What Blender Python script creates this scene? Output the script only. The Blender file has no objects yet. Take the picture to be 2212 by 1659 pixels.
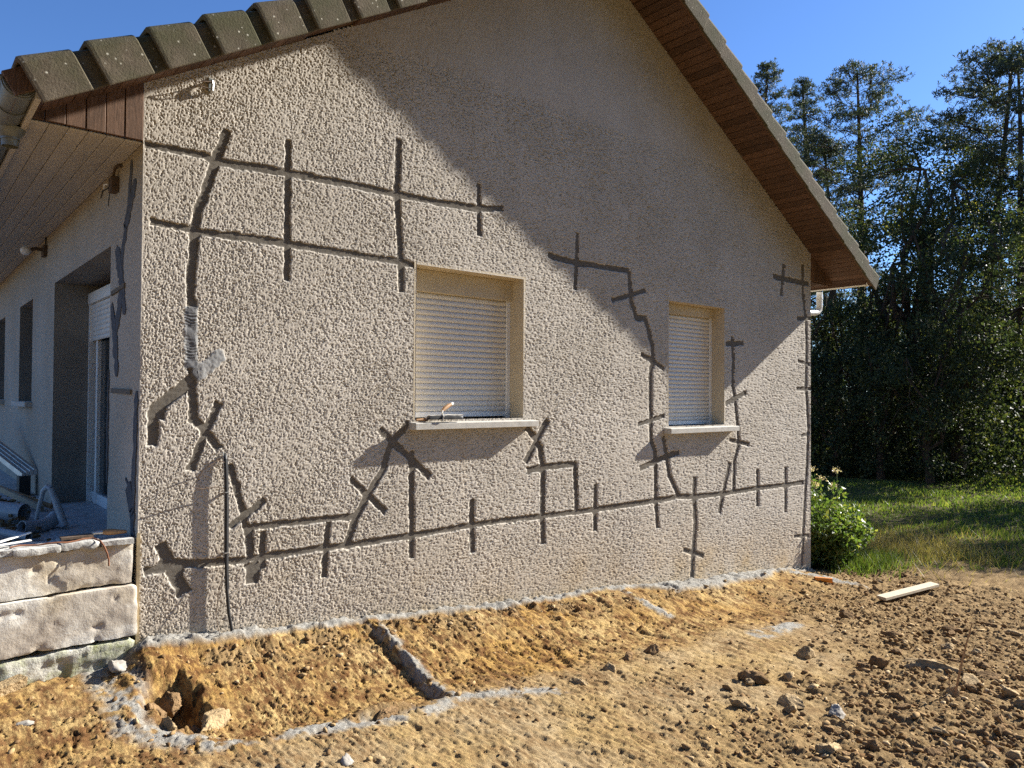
import bpy, bmesh, math, random
import numpy as np
from mathutils import Vector, Matrix

rad = math.radians
SC = bpy.context.scene
COL = SC.collection

# ------------------------------------------------------------------ camera
cam_d = bpy.data.cameras.new('camera')
cam = bpy.data.objects.new('camera', cam_d)
COL.objects.link(cam)
CAM = Vector((-1.1857, -4.9942, -0.0637))
yaw, pitch, roll = rad(49.844), rad(0.904), rad(0.354)
f_ = Vector((math.cos(yaw) * math.cos(pitch), math.sin(yaw) * math.cos(pitch), math.sin(pitch)))
r_ = Vector((math.sin(yaw), -math.cos(yaw), 0))
u_ = r_.cross(f_)
r2 = r_ * math.cos(roll) + u_ * math.sin(roll)
u2 = -r_ * math.sin(roll) + u_ * math.cos(roll)
cam.matrix_world = Matrix((
    (r2.x, u2.x, -f_.x, CAM.x), (r2.y, u2.y, -f_.y, CAM.y), (r2.z, u2.z, -f_.z, CAM.z), (0, 0, 0, 1)))
cam_d.sensor_width = 36.0
cam_d.lens = 1591.2 / 2212 * 36.0
cam_d.clip_start = 0.05
cam_d.clip_end = 2000
SC.camera = cam

# ------------------------------------------------------------------ sky, sun, exposure
LDIR = Vector((-5.11, 1.0, -2.89)).normalized()          # the way sunlight travels
SUN_EL = math.asin(-LDIR.z)
SUN_ROT = math.atan2(-LDIR.x, -LDIR.y)                   # clockwise from +Y
world = bpy.data.worlds.new('World')
SC.world = world
world.use_nodes = True
wn = world.node_tree
wn.nodes.clear()
sky = wn.nodes.new('ShaderNodeTexSky')
sky.sky_type = 'NISHITA'
sky.sun_disc = False
sky.sun_elevation = SUN_EL
sky.sun_rotation = SUN_ROT
sky.altitude = 200
sky.air_density = 1.0
sky.dust_density = 0.25
sky.ozone_density = 3.0
bg = wn.nodes.new('ShaderNodeBackground')
bg.inputs['Strength'].default_value = 0.060
wo = wn.nodes.new('ShaderNodeOutputWorld')
deep = wn.nodes.new('ShaderNodeMix')
deep.data_type = 'RGBA'
deep.blend_type = 'MULTIPLY'
deep.inputs[0].default_value = 1.0
deep.inputs[7].default_value = (.58, .79, 1.11, 1)
wn.links.new(sky.outputs[0], deep.inputs[6])
wn.links.new(deep.outputs[2], bg.inputs[0])
wn.links.new(bg.outputs[0], wo.inputs[0])
sun_d = bpy.data.lights.new('sun', 'SUN')
sun_d.energy = 5.0
sun_d.angle = rad(0.55)
sun_d.color = (1.0, 0.955, 0.87)
sun = bpy.data.objects.new('sun', sun_d)
COL.objects.link(sun)
sun.location = (40, -8, 25)
sun.rotation_euler = LDIR.to_track_quat('-Z', 'Y').to_euler()
SC.view_settings.view_transform = 'Standard'
SC.view_settings.look = 'None'
SC.view_settings.gamma = 1.0
SC.view_settings.exposure = 1.5
SC.view_settings.use_curve_mapping = False
SC.cycles.use_denoising = False
SC.cycles.max_bounces = 5
SC.cycles.diffuse_bounces = 3
SC.cycles.glossy_bounces = 2
SC.cycles.transmission_bounces = 2
SC.cycles.caustics_reflective = False
SC.cycles.caustics_refractive = False

# ------------------------------------------------------------------ helpers
rng = np.random.default_rng(7)
random.seed(7)


def sst(a, b, t):
    t = np.clip((t - a) / (b - a), 0, 1)
    return t * t * (3 - 2 * t)


def vnoise(x, y, seed=0):
    xi = np.floor(x).astype(np.int64)
    yi = np.floor(y).astype(np.int64)
    xf = x - xi
    yf = y - yi
    u = xf * xf * xf * (xf * (xf * 6 - 15) + 10)
    v = yf * yf * yf * (yf * (yf * 6 - 15) + 10)

    def h(a, b):
        n = (a * 374761393 + b * 668265263 + seed * 974634777) & 0x7fffffff
        n = ((n ^ (n >> 13)) * 1274126177) & 0x7fffffff
        n = n ^ (n >> 16)
        return (n & 0xffff) / 32767.5 - 1.0
    a = h(xi, yi)
    b = h(xi + 1, yi)
    c = h(xi, yi + 1)
    d = h(xi + 1, yi + 1)
    return (a + (b - a) * u) * (1 - v) + (c + (d - c) * u) * v


def fbm(x, y, octs=4, seed=0, gain=0.5):
    r = 0
    a = 1.0
    s = 0
    for i in range(octs):
        r = r + a * vnoise(x * 2 ** i + 17.3 * i, y * 2 ** i - 9.1 * i, seed + i)
        s += a
        a *= gain
    return r / s


def seg_dist(x, y, pts):
    d = np.full(np.shape(x), 1e9)
    for (ax, ay), (bx, by) in zip(pts[:-1], pts[1:]):
        ux, uy = bx - ax, by - ay
        L2 = ux * ux + uy * uy
        t = np.clip(((x - ax) * ux + (y - ay) * uy) / L2, 0, 1)
        d = np.minimum(d, np.hypot(x - ax - t * ux, y - ay - t * uy))
    return d


def np_mesh(name, verts, faces, k=4, smooth=False):
    me = bpy.data.meshes.new(name)
    verts = np.asarray(verts, np.float32).reshape(-1, 3)
    faces = np.asarray(faces, np.int32).reshape(-1, k)
    me.vertices.add(len(verts))
    me.vertices.foreach_set('co', verts.ravel())
    me.loops.add(faces.size)
    me.loops.foreach_set('vertex_index', faces.ravel())
    me.polygons.add(len(faces))
    me.polygons.foreach_set('loop_start', np.arange(0, faces.size, k, dtype=np.int32))
    me.polygons.foreach_set('loop_total', np.full(len(faces), k, np.int32))
    me.update(calc_edges=True)
    if smooth:
        me.polygons.foreach_set('use_smooth', np.ones(len(faces), bool))
    return me


def link(name, me, mat=None, parent=None):
    o = bpy.data.objects.new(name, me)
    COL.objects.link(o)
    if mat is not None:
        me.materials.append(mat)
    if parent is not None:
        o.parent = parent
        w = Matrix.Identity(4)
        p = parent
        while p is not None:
            w = p.matrix_basis @ w if p.parent is None else p.matrix_parent_inverse @ p.matrix_basis @ w
            p = p.parent
        o.matrix_parent_inverse = w.inverted()
    return o


def tag(o, label=None, cat=None, group=None, kind=None):
    if label:
        o['label'] = label
    if cat:
        o['category'] = cat
    if group:
        o['group'] = group
    if kind:
        o['kind'] = kind
    return o


def empty(name, loc, label, cat, group=None):
    o = bpy.data.objects.new(name, None)
    COL.objects.link(o)
    o.location = loc
    o.empty_display_size = 0.2
    bpy.context.view_layer.update()
    return tag(o, label, cat, group)


class MB:
    """collects shapes (world coordinates) and links them as ONE mesh object"""

    def __init__(s):
        s.v = []
        s.f = []

    def add(s, vs, fs):
        n = len(s.v)
        s.v += [tuple(map(float, q)) for q in vs]
        s.f += [tuple(n + i for i in q) for q in fs]
        return s

    def box(s, a, b):
        (x0, y0, z0), (x1, y1, z1) = a, b
        return s.add([(x0, y0, z0), (x1, y0, z0), (x1, y1, z0), (x0, y1, z0), (x0, y0, z1), (x1, y0, z1), (x1, y1, z1), (x0, y1, z1)],
                     [(0, 3, 2, 1), (4, 5, 6, 7), (0, 1, 5, 4), (1, 2, 6, 5), (2, 3, 7, 6), (3, 0, 4, 7)])

    def obox(s, c, ux, uy, uz):
        c, ux, uy, uz = map(Vector, (c, ux, uy, uz))
        P = [c + ux * i + uy * j + uz * k for k in (-.5, .5) for j in (-.5, .5) for i in (-.5, .5)]
        return s.add(P, [(0, 2, 3, 1), (4, 5, 7, 6), (0, 1, 5, 4), (1, 3, 7, 5), (3, 2, 6, 7), (2, 0, 4, 6)])

    def tube(s, pts, r, n=8, cap=True):
        pts = [Vector(p) for p in pts]
        rs = r if isinstance(r, (list, tuple)) else [r] * len(pts)
        rings = []
        t0 = (pts[1] - pts[0]).normalized()
        ref = Vector((0, 0, 1)) if abs(t0.z) < .9 else Vector((1, 0, 0))
        a = t0.cross(ref).normalized()
        for i, p in enumerate(pts):
            t = (pts[min(i + 1, len(pts) - 1)] - pts[max(i - 1, 0)]).normalized()
            a = (a - t * a.dot(t)).normalized()
            b = t.cross(a)
            rings.append([p + (a * math.cos(2 * math.pi * k / n) + b * math.sin(2 * math.pi * k / n)) * rs[i] for k in range(n)])
        vs = [q for R in rings for q in R]
        fs = []
        for i in range(len(pts) - 1):
            for k in range(n):
                k2 = (k + 1) % n
                fs.append((i * n + k, i * n + k2, (i + 1) * n + k2, (i + 1) * n + k))
        if cap:
            fs.append(tuple(range(n - 1, -1, -1)))
            fs.append(tuple((len(pts) - 1) * n + k for k in range(n)))
        return s.add(vs, fs)

    def sweep(s, sections, closed=True, cap=True):
        n = len(sections[0])
        vs = [q for S in sections for q in S]
        fs = []
        m = n if closed else n - 1
        for i in range(len(sections) - 1):
            for k in range(m):
                k2 = (k + 1) % n
                fs.append((i * n + k, i * n + k2, (i + 1) * n + k2, (i + 1) * n + k))
        if cap and closed:
            fs.append(tuple(range(n - 1, -1, -1)))
            fs.append(tuple((len(sections) - 1) * n + k for k in range(n)))
        return s.add(vs, fs)

    def mesh(s, name, smooth=False):
        me = bpy.data.meshes.new(name)
        me.from_pydata(s.v, [], s.f)
        me.update()
        bm = bmesh.new()
        bm.from_mesh(me)
        bmesh.ops.recalc_face_normals(bm, faces=bm.faces)
        bm.to_mesh(me)
        bm.free()
        if smooth:
            for p in me.polygons:
                p.use_smooth = True
            try:
                me.set_sharp_from_angle(angle=rad(40))
            except Exception:
                pass
        return me

    def build(s, name, mat=None, parent=None, smooth=False):
        return link(name, s.mesh(name, smooth), mat, parent)


def bevel(o, w=0.004, seg=2):
    m = o.modifiers.new('bevel', 'BEVEL')
    m.width = w
    m.segments = seg
    m.limit_method = 'ANGLE'
    m.angle_limit = rad(40)
    return o


# ------------------------------------------------------------------ materials
class NT:
    def __init__(s, name):
        s.m = bpy.data.materials.new(name)
        s.m.use_nodes = True
        s.t = s.m.node_tree
        s.t.nodes.clear()
        s.out = s.n('ShaderNodeOutputMaterial')
        s.b = s.n('ShaderNodeBsdfPrincipled')
        s.l(s.b.outputs[0], s.out.inputs[0])
        s.co = s.n('ShaderNodeTexCoord')

    def n(s, typ, **kw):
        q = s.t.nodes.new(typ)
        for k, v in kw.items():
            setattr(q, k, v)
        return q

    def l(s, a, b):
        s.t.links.new(a, b)

    def noise(s, scale, detail=4, rough=.55, vec=None, dist=0.0):
        q = s.n('ShaderNodeTexNoise')
        q.inputs['Scale'].default_value = scale
        q.inputs['Detail'].default_value = detail
        q.inputs['Roughness'].default_value = rough
        q.inputs['Distortion'].default_value = dist
        s.l(vec if vec is not None else s.co.outputs['Object'], q.inputs['Vector'])
        return q.outputs[0]

    def stretch(s, sc):
        q = s.n('ShaderNodeMapping')
        q.inputs['Scale'].default_value = sc
        s.l(s.co.outputs['Object'], q.inputs['Vector'])
        return q.outputs[0]

    def ramp(s, fac, stops):
        q = s.n('ShaderNodeValToRGB')
        e = q.color_ramp.elements
        while len(e) < len(stops):
            e.new(.5)
        for el, (p, c) in zip(e, stops):
            el.position = p
            el.color = (c, c, c, 1) if isinstance(c, (int, float)) else (*c, 1)
        s.l(fac, q.inputs[0])
        return q.outputs[0]

    def mix(s, fac, a, b, mode='MIX'):
        q = s.n('ShaderNodeMix', data_type='RGBA', blend_type=mode)
        for v, i in ((fac, 0), (a, 6), (b, 7)):
            if isinstance(v, (int, float)):
                q.inputs[i].default_value = v if i == 0 else (v, v, v, 1)
            elif isinstance(v, tuple):
                q.inputs[i].default_value = (*v, 1)
            else:
                s.l(v, q.inputs[i])
        return q.outputs[2]

    def attr(s, name):
        q = s.n('ShaderNodeAttribute')
        q.attribute_name = name
        return q

    def sep(s, c):
        q = s.n('ShaderNodeSeparateColor')
        s.l(c, q.inputs[0])
        return q.outputs

    def bump(s, h, strength=.5, dist=.01, prev=None):
        q = s.n('ShaderNodeBump')
        q.inputs['Strength'].default_value = strength
        q.inputs['Distance'].default_value = dist
        s.l(h, q.inputs['Height'])
        if prev is not None:
            s.l(prev, q.inputs['Normal'])
        s.l(q.outputs[0], s.b.inputs['Normal'])
        return q.outputs[0]

    def base(s, c, rough=.85, spec=.3, metal=0.0):
        if isinstance(c, tuple):
            s.b.inputs['Base Color'].default_value = (*c, 1)
        else:
            s.l(c, s.b.inputs['Base Color'])
        s.b.inputs['Roughness'].default_value = rough
        s.b.inputs['Specular IOR Level'].default_value = spec
        s.b.inputs['Metallic'].default_value = metal
        return s.m


def simple(name, c, var=.18, scale=6.0, rough=.8, spec=.3, bump=.25, bscale=60.0, metal=0.0, stretch=None, dist=.004, rnd=0.0):
    t = NT(name)
    vec = t.stretch(stretch) if stretch else None
    f = t.noise(scale, 5, .6, vec)
    dark = tuple(q * (1 - var) for q in c)
    lite = tuple(min(1, q * (1 + var)) for q in c)
    colr = t.mix(t.ramp(f, [(.3, 0.0), (.7, 1.0)]), dark, lite)
    if rnd:
        oi = t.n('ShaderNodeObjectInfo')
        colr = t.mix(t.ramp(oi.outputs['Random'], [(0, 1 - rnd), (1, 1 + rnd * .0)]), (0, 0, 0), colr)
    if bump:
        t.bump(t.noise(bscale, 4, .6, vec), bump, dist)
    return t.base(colr, rough, spec, metal)


# roughcast wall: relief is geometry; the colour attribute holds channel / mortar / earth-stain masks
def wall_material():
    t = NT('roughcast_render')
    a = t.sep(t.attr('mask').outputs['Color'])
    f = t.noise(1.3, 5, .6)
    g = t.noise(160, 2, .5)
    c = t.mix(t.ramp(f, [(.3, 0.0), (.7, 1.0)]), (.50, .445, .37), (.62, .56, .48))
    c = t.mix(t.ramp(g, [(.35, .76), (.65, 1.0)]), (0, 0, 0), c)
    sk = t.noise(1.0, 5, .65, t.stretch((5.5, 5.5, .55)))
    c = t.mix(t.ramp(sk, [(.50, 0.0), (.75, .22)]), c, (.40, .35, .28))
    st = t.noise(3.5, 4, .6)
    q = t.n('ShaderNodeMath', operation='MULTIPLY')
    t.l(a[2], q.inputs[0])
    t.l(t.ramp(st, [(.25, .15), (.75, 1.0)]), q.inputs[1])
    c = t.mix(q.outputs[0], c, (.47, .335, .17))
    m = t.noise(22, 4, .6)
    c = t.mix(a[1], c, t.mix(m, (.22, .22, .215), (.40, .395, .38)))
    t.bump(t.noise(260, 3, .6), .35, .002)
    return t.base(c, .95, .15)


def channel_material():
    t = NT('scraped_mortar_channel')
    a = t.sep(t.attr('mask').outputs['Color'])
    f = t.noise(30, 5, .65)
    c = t.mix(f, (.095, .083, .067), (.20, .176, .145))
    m = t.noise(40, 4, .6)
    c = t.mix(a[1], c, t.mix(m, (.10, .10, .103), (.19, .19, .193)))
    t.bump(t.noise(180, 4, .6), .6, .003)
    return t.base(c, .95, .1)


MAT = {}
MAT['wall'] = wall_material()
MAT['channel'] = channel_material()
MAT['side_wall'] = None
t = NT('side_roughcast')
f = t.noise(1.2, 5, .6)
c = t.mix(t.ramp(f, [(.3, 0.0), (.7, 1.0)]), (.44, .39, .32), (.56, .50, .42))
gz = t.noise(90, 3, .6, t.stretch((1, 1, .55)))
c = t.mix(t.ramp(gz, [(.38, .62), (.6, 1.0)]), (0, 0, 0), c)
t.bump(t.noise(75, 4, .6, t.stretch((1, 1, .6))), .9, .012)
MAT['side_wall'] = t.base(c, .95, .1)
MAT['filler'] = simple('fresh_grey_filler', (.085, .088, .098), .25, 18, .9, .2, .4, 90)
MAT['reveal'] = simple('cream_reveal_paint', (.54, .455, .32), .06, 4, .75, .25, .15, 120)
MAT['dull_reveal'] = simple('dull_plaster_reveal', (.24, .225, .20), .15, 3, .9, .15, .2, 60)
MAT['shutter'] = simple('white_shutter_pvc', (.68, .645, .58), .04, 3, .45, .4, 0)
MAT['pvc'] = simple('white_pvc', (.80, .79, .76), .05, 5, .4, .45, 0)
MAT['sill'] = simple('pale_concrete_sill', (.46, .435, .39), .14, 14, .85, .25, .35, 150)
MAT['glass'] = simple('dark_window_glass', (.012, .018, .022), .2, 1, .06, .5, 0)
MAT['bead'] = simple('yellowed_corner_bead', (.50, .40, .24), .2, 9, .6, .3, .1)
MAT['black'] = simple('black_rubber', (.018, .018, .019), .3, 10, .55, .4, .1)
MAT['timber'] = simple('brown_stained_timber', (.135, .076, .050), .45, 9, .62, .3, .3, 40, stretch=(14, 1.0, 14), rnd=.45)
MAT['timber_end'] = simple('brown_stained_boards', (.15, .085, .052), .45, 9, .7, .25, .35, 40, stretch=(16, 16, 1.2), rnd=.35)
MAT['eave_board'] = simple('off_white_eave_boards', (.50, .46, .40), .08, 3, .6, .3, .1, 40, stretch=(8, .6, 8), rnd=.12)
t = NT('weathered_concrete_tile')
f = t.noise(9, 5, .65)
c = t.mix(t.ramp(f, [(.3, 0.0), (.7, 1.0)]), (.085, .066, .045), (.155, .125, .088))
ms = t.noise(3.0, 5, .6)
c = t.mix(t.ramp(ms, [(.40, 0.0), (.62, .8)]), c, (.075, .074, .038))
vo = t.n('ShaderNodeTexVoronoi')
vo.inputs['Scale'].default_value = 26
t.l(t.co.outputs['Object'], vo.inputs['Vector'])
sp = t.ramp(vo.outputs['Distance'], [(.10, 1.0), (.2, 0.0)])
gt = t.ramp(t.noise(14, 2), [(.48, 0.0), (.58, 1.0)])
q = t.n('ShaderNodeMath', operation='MULTIPLY')
t.l(sp, q.inputs[0])
t.l(gt, q.inputs[1])
c = t.mix(q.outputs[0], c, (.48, .45, .36))
t.bump(t.noise(70, 5, .7), .7, .006)
MAT['tile'] = t.base(c, .95, .15)
MAT['zinc'] = simple('dull_zinc', (.17, .18, .17), .25, 8, .5, .4, .1, 30, metal=.25)
MAT['metal'] = simple('galvanised_metal', (.45, .45, .44), .2, 10, .4, .5, .1, metal=.7)
MAT['rust'] = simple('rusty_iron', (.10, .07, .05), .4, 30, .85, .2, .3)
MAT['block'] = None
t = NT('pale_plastered_block')
f = t.noise(5, 5, .65)
c = t.mix(t.ramp(f, [(.3, 0.0), (.7, 1.0)]), (.43, .37, .30), (.58, .52, .43))
g = t.noise(2.2, 5, .6, t.stretch((1, 1, 2.4)))
c = t.mix(t.ramp(g, [(.50, 0.0), (.62, .8)]), c, (.70, .67, .60))
yl = t.noise(1.6, 4, .6)
c = t.mix(t.ramp(yl, [(.52, 0.0), (.72, .5)]), c, (.50, .38, .19))
t.bump(t.noise(55, 5, .7), .55, .006)
MAT['block'] = t.base(c, .95, .1)
t = NT('mossy_rough_block')
f = t.noise(12, 5, .65)
c = t.mix(t.ramp(f, [(.3, 0.0), (.7, 1.0)]), (.36, .34, .28), (.58, .56, .49))
g = t.noise(7, 5, .7)
c = t.mix(t.ramp(g, [(.42, 0.0), (.65, .85)]), c, (.27, .29, .12))
t.bump(t.noise(40, 5, .7), .8, .012)
MAT['block_moss'] = t.base(c, .95, .1)
MAT['concrete'] = simple('grey_concrete', (.44, .425, .39), .25, 10, .92, .2, .5, 60, dist=.008)
MAT['slab'] = simple('threshold_slab', (.42, .42, .41), .3, 12, .85, .2, .4, 60)
MAT['wood'] = simple('pale_sawn_wood', (.45, .37, .26), .18, 8, .75, .25, .25, 50, stretch=(1.5, 14, 14))
MAT['handle'] = simple('worn_wood_handle', (.36, .20, .09), .25, 12, .55, .35, .1, stretch=(2, 14, 14))
MAT['pipe'] = simple('grey_pvc_pipe', (.36, .38, .40), .08, 5, .4, .45, 0)
MAT['orange'] = simple('orange_conduit', (.75, .26, .03), .1, 6, .45, .4, 0)
MAT['cord'] = simple('brown_cord', (.20, .09, .05), .2, 30, .8, .2, .2)
MAT['straw'] = simple('dry_stalk', (.36, .22, .11), .2, 30, .8, .2, .1)
MAT['stone'] = simple('earthy_stone', (.34, .245, .135), .40, 9, .95, .1, 1.0, 50, dist=.02)
MAT['clod'] = simple('brown_clod', (.22, .140, .072), .40, 9, .97, .05, 1.0, 60, dist=.022)
t = NT('soil_crumb')
gi = t.n('ShaderNodeNewGeometry')
c = t.ramp(gi.outputs['Random Per Island'], [(0.0, (.12, .068, .03)), (.5, (.24, .152, .075)), (.85, (.38, .262, .13)), (1.0, (.44, .335, .20))])
t.bump(t.noise(120, 3, .6), .6, .005)
MAT['crumb'] = t.base(c, .97, .05)
MAT['grey_stone'] = simple('grey_stone', (.30, .275, .24), .25, 9, .9, .15, .5, 45, dist=.008)
MAT['bark'] = simple('bark', (.085, .060, .043), .4, 5, .95, .1, .8, 14, stretch=(3, 3, .5), dist=.05)
MAT['stem'] = simple('plant_stem', (.10, .13, .05), .2, 8, .8, .2, 0)


def leaf_material(name, a, b, c2=None, trans=.35, rough=.55, spec=.3):
    t = NT(name)
    g = t.n('ShaderNodeNewGeometry')
    stops = [(0.0, a), (1.0, b)] if c2 is None else [(0.0, a), (.72, b), (1.0, c2)]
    c = t.ramp(g.outputs['Random Per Island'], stops)
    t.base(c, rough, spec)
    tr = t.n('ShaderNodeBsdfTranslucent')
    t.l(t.mix(1.0, c, (1.5, 1.6, .7), 'MULTIPLY'), tr.inputs['Color'])
    ms = t.n('ShaderNodeMixShader')
    ms.inputs[0].default_value = trans
    t.l(t.b.outputs[0], ms.inputs[1])
    t.l(tr.outputs[0], ms.inputs[2])
    t.l(ms.outputs[0], t.out.inputs[0])
    return t.m


MAT['needle'] = leaf_material('pine_needles', (.034, .046, .032), (.064, .078, .052), (.12, .115, .075), .22, .65, .25)
MAT['leaf'] = leaf_material('broad_leaves', (.028, .040, .020), (.056, .074, .032), (.13, .125, .045), .28, .65, .25)
MAT['leaf_sunlit'] = leaf_material('painted_sunlit_leaves', (.08, .10, .025), (.17, .17, .04), (.30, .24, .06), .4)  # yellow tones stand in for sunlight on the foliage
MAT['shrub_leaf'] = leaf_material('shrub_leaves', (.055, .095, .025), (.12, .17, .045), (.24, .24, .07), .38, .42, .4)
MAT['flower'] = leaf_material('faded_flowers', (.36, .28, .22), (.58, .46, .38), (.70, .60, .52), .3)
MAT['grass'] = leaf_material('meadow_grass', (.06, .095, .022), (.12, .16, .038), (.22, .21, .07), .4)
MAT['dry_grass'] = leaf_material('dry_grass', (.16, .12, .05), (.30, .23, .10), (.40, .33, .17), .35)

# crack channels on the gable: (run, width, [(x, z), ...]) in metres
CRACKS = [
 ('A', 0.041, [(0.004, 1.496), (0.221, 1.503), (0.374, 1.503), (0.433, 1.482)]),
 ('A', 0.050, [(0.433, 1.482), (0.608, 1.488), (0.925, 1.501), (1.384, 1.513), (1.831, 1.511), (2.240, 1.520), (2.618, 1.535), (2.920, 1.586)]),
 ('A', 0.040, [(0.047, 1.018), (0.295, 1.005), (0.333, 0.996)]),
 ('A', 0.045, [(0.333, 0.996), (0.793, 1.000), (0.913, 1.001), (1.371, 0.991), (1.858, 0.985), (2.017, 0.971)]),
 ('A', 0.054, [(0.519, 1.709), (0.483, 1.601), (0.442, 1.487), (0.368, 1.230), (0.331, 1.132), (0.313, 0.993), (0.306, 0.811), (0.293, 0.652), (0.302, 0.496)]),
 ('A', 0.049, [(0.299, 0.496), (0.298, 0.298), (0.307, 0.106)]),
 ('A', 0.052, [(0.312, 0.106), (0.316, 0.052), (0.311, -0.033), (0.319, -0.228), (0.378, -0.277), (0.490, -0.433)]),
 ('A', 0.070, [(0.313, 0.034), (0.254, -0.027), (0.168, -0.090), (0.090, -0.166)]),
 ('A', 0.099, [(0.108, -0.152), (0.093, -0.224)]),
 ('A', 0.059, [(0.082, -0.210), (0.079, -0.393)]),
 ('A', 0.048, [(0.486, -0.120), (0.379, -0.365), (0.306, -0.563)]),
 ('A', 0.041, [(0.942, 1.748), (0.941, 1.507), (0.942, 1.152), (0.944, 0.979), (0.943, 0.733)]),
 ('A', 0.051, [(1.848, 1.957), (1.831, 1.511), (1.845, 1.386), (1.874, 1.017), (1.885, 0.744)]),
 ('A', 0.040, [(2.646, 1.755), (2.647, 1.540), (2.654, 1.306)]),
 ('B', 0.045, [(0.555, -0.538), (0.603, -0.684), (0.645, -0.837), (0.662, -0.930), (0.701, -0.990)]),
 ('B', 0.043, [(0.808, -0.792), (0.646, -0.903), (0.551, -0.958)]),
 ('B', 0.040, [(0.682, -0.979), (0.716, -0.970), (1.200, -0.973), (1.510, -0.977)]),
 ('B', 0.052, [(1.964, -0.280), (1.809, -0.432), (1.761, -0.541), (1.741, -0.633), (1.610, -0.819), (1.510, -0.974), (1.424, -1.189)]),
 ('B', 0.053, [(1.697, -0.324), (1.872, -0.474), (2.170, -0.730)]),
 ('B', 0.046, [(1.453, -0.692), (1.582, -0.810), (1.765, -0.974)]),
 ('B', 0.048, [(1.996, -0.505), (1.991, -0.850), (2.003, -1.174), (1.996, -1.364)]),
 ('B', 0.051, [(0.036, -1.180), (0.130, -1.168), (0.234, -1.160), (0.508, -1.183)]),
 ('B', 0.044, [(0.508, -1.183), (0.634, -1.192), (0.767, -1.188), (1.228, -1.181), (1.443, -1.188), (1.968, -1.181), (2.563, -1.165), (2.974, -1.161), (3.411, -1.169), (4.112, -1.176)]),
 ('B', 0.054, [(4.112, -1.176), (5.036, -1.170), (5.408, -1.157), (5.709, -1.183), (6.255, -1.196), (6.992, -1.187), (7.666, -1.197), (8.124, -1.194)]),
 ('B', 0.057, [(0.694, -0.980), (0.702, -1.132), (0.707, -1.211)]),
 ('B', 0.089, [(0.713, -1.212), (0.727, -1.293), (0.721, -1.361)]),
 ('B', 0.039, [(0.791, -1.010), (0.790, -1.191), (0.797, -1.265)]),
 ('B', 0.041, [(1.281, -0.995), (1.261, -1.178), (1.252, -1.396)]),
 ('B', 0.049, [(2.595, -0.938), (2.597, -1.145), (2.604, -1.404)]),
 ('B', 0.068, [(0.128, -1.013), (0.176, -1.116), (0.204, -1.170)]),
 ('B', 0.080, [(0.193, -1.177), (0.244, -1.273), (0.285, -1.354)]),
 ('B', 0.069, [(0.116, -1.128), (0.283, -1.172)]),
 ('C', 0.059, [(3.468, -0.286), (3.331, -0.465), (3.192, -0.665)]),
 ('C', 0.060, [(3.206, -0.344), (3.314, -0.456), (3.371, -0.543), (3.413, -0.723), (3.405, -1.164), (3.418, -1.424)]),
 ('C', 0.058, [(3.215, -0.745), (3.413, -0.719), (3.827, -0.716), (3.835, -0.885), (3.849, -1.173)]),
 ('C', 0.053, [(4.110, -0.927), (4.107, -1.388)]),
 ('C', 0.050, [(3.457, 1.241), (3.814, 1.216), (4.599, 1.226)]),
 ('C', 0.044, [(3.850, 1.511), (3.833, 1.227), (3.816, 0.954)]),
 ('C', 0.058, [(4.599, 1.226), (4.622, 1.004), (4.637, 0.905), (4.718, 0.748), (4.859, 0.754), (4.982, 0.458), (4.990, 0.307), (4.945, 0.217), (4.938, 0.041), (4.947, -0.203), (4.956, -0.506), (5.025, -0.650), (5.035, -1.160), (5.068, -1.468)]),
 ('C', 0.043, [(4.334, 0.897), (4.865, 1.051)]),
 ('C', 0.049, [(4.779, 0.376), (4.990, 0.307), (5.177, 0.233)]),
 ('C', 0.040, [(4.738, -0.355), (5.179, -0.269)]),
 ('C', 0.057, [(4.770, -0.816), (5.221, -0.704), (5.455, -0.674)]),
 ('C', 0.059, [(5.157, -0.487), (5.221, -0.709), (5.262, -0.921), (5.433, -1.154)]),
 ('C', 0.069, [(5.717, -0.961), (5.710, -1.229), (5.736, -1.490), (5.695, -1.805), (5.670, -2.100)]),
 ('C', 0.046, [(5.509, -1.750), (5.894, -1.868)]),
 ('D', 0.057, [(6.458, 0.660), (6.478, 0.363), (6.469, 0.060), (6.499, -0.055), (6.558, -0.354), (6.597, -0.615), (6.500, -0.815), (6.482, -1.187)]),
 ('D', 0.055, [(6.325, 0.565), (6.694, 0.584)]),
 ('D', 0.054, [(6.308, -0.148), (6.755, -0.003)]),
 ('D', 0.045, [(6.385, -0.569), (6.817, -0.640)]),
 ('D', 0.065, [(6.404, -0.832), (6.190, -1.421)]),
 ('D', 0.062, [(7.002, -0.949), (7.003, -1.410)]),
 ('D', 0.068, [(7.666, -0.958), (7.655, -1.554)]),
 ('E', 0.067, [(8.101, 1.719), (8.113, 1.305), (8.173, 1.019), (8.198, 0.660), (8.173, 0.082), (8.210, -0.141), (8.247, -0.464), (8.210, -0.953), (8.161, -1.350), (8.112, -1.825), (8.088, -2.299)]),
 ('E', 0.062, [(7.362, 1.471), (7.699, 1.465), (8.272, 1.470)]),
 ('E', 0.067, [(7.619, 1.661), (7.563, 1.236)]),
 ('E', 0.049, [(7.956, 0.978), (8.297, 1.003)]),
 ('E', 0.045, [(7.968, 0.416), (8.284, 0.377)]),
 ('E', 0.043, [(7.933, 0.048), (8.296, 0.052)]),
 ('E', 0.038, [(8.040, -0.576), (8.284, -0.546)]),
 ('E', 0.043, [(7.863, -1.881), (8.271, -1.917)]),
]

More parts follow.
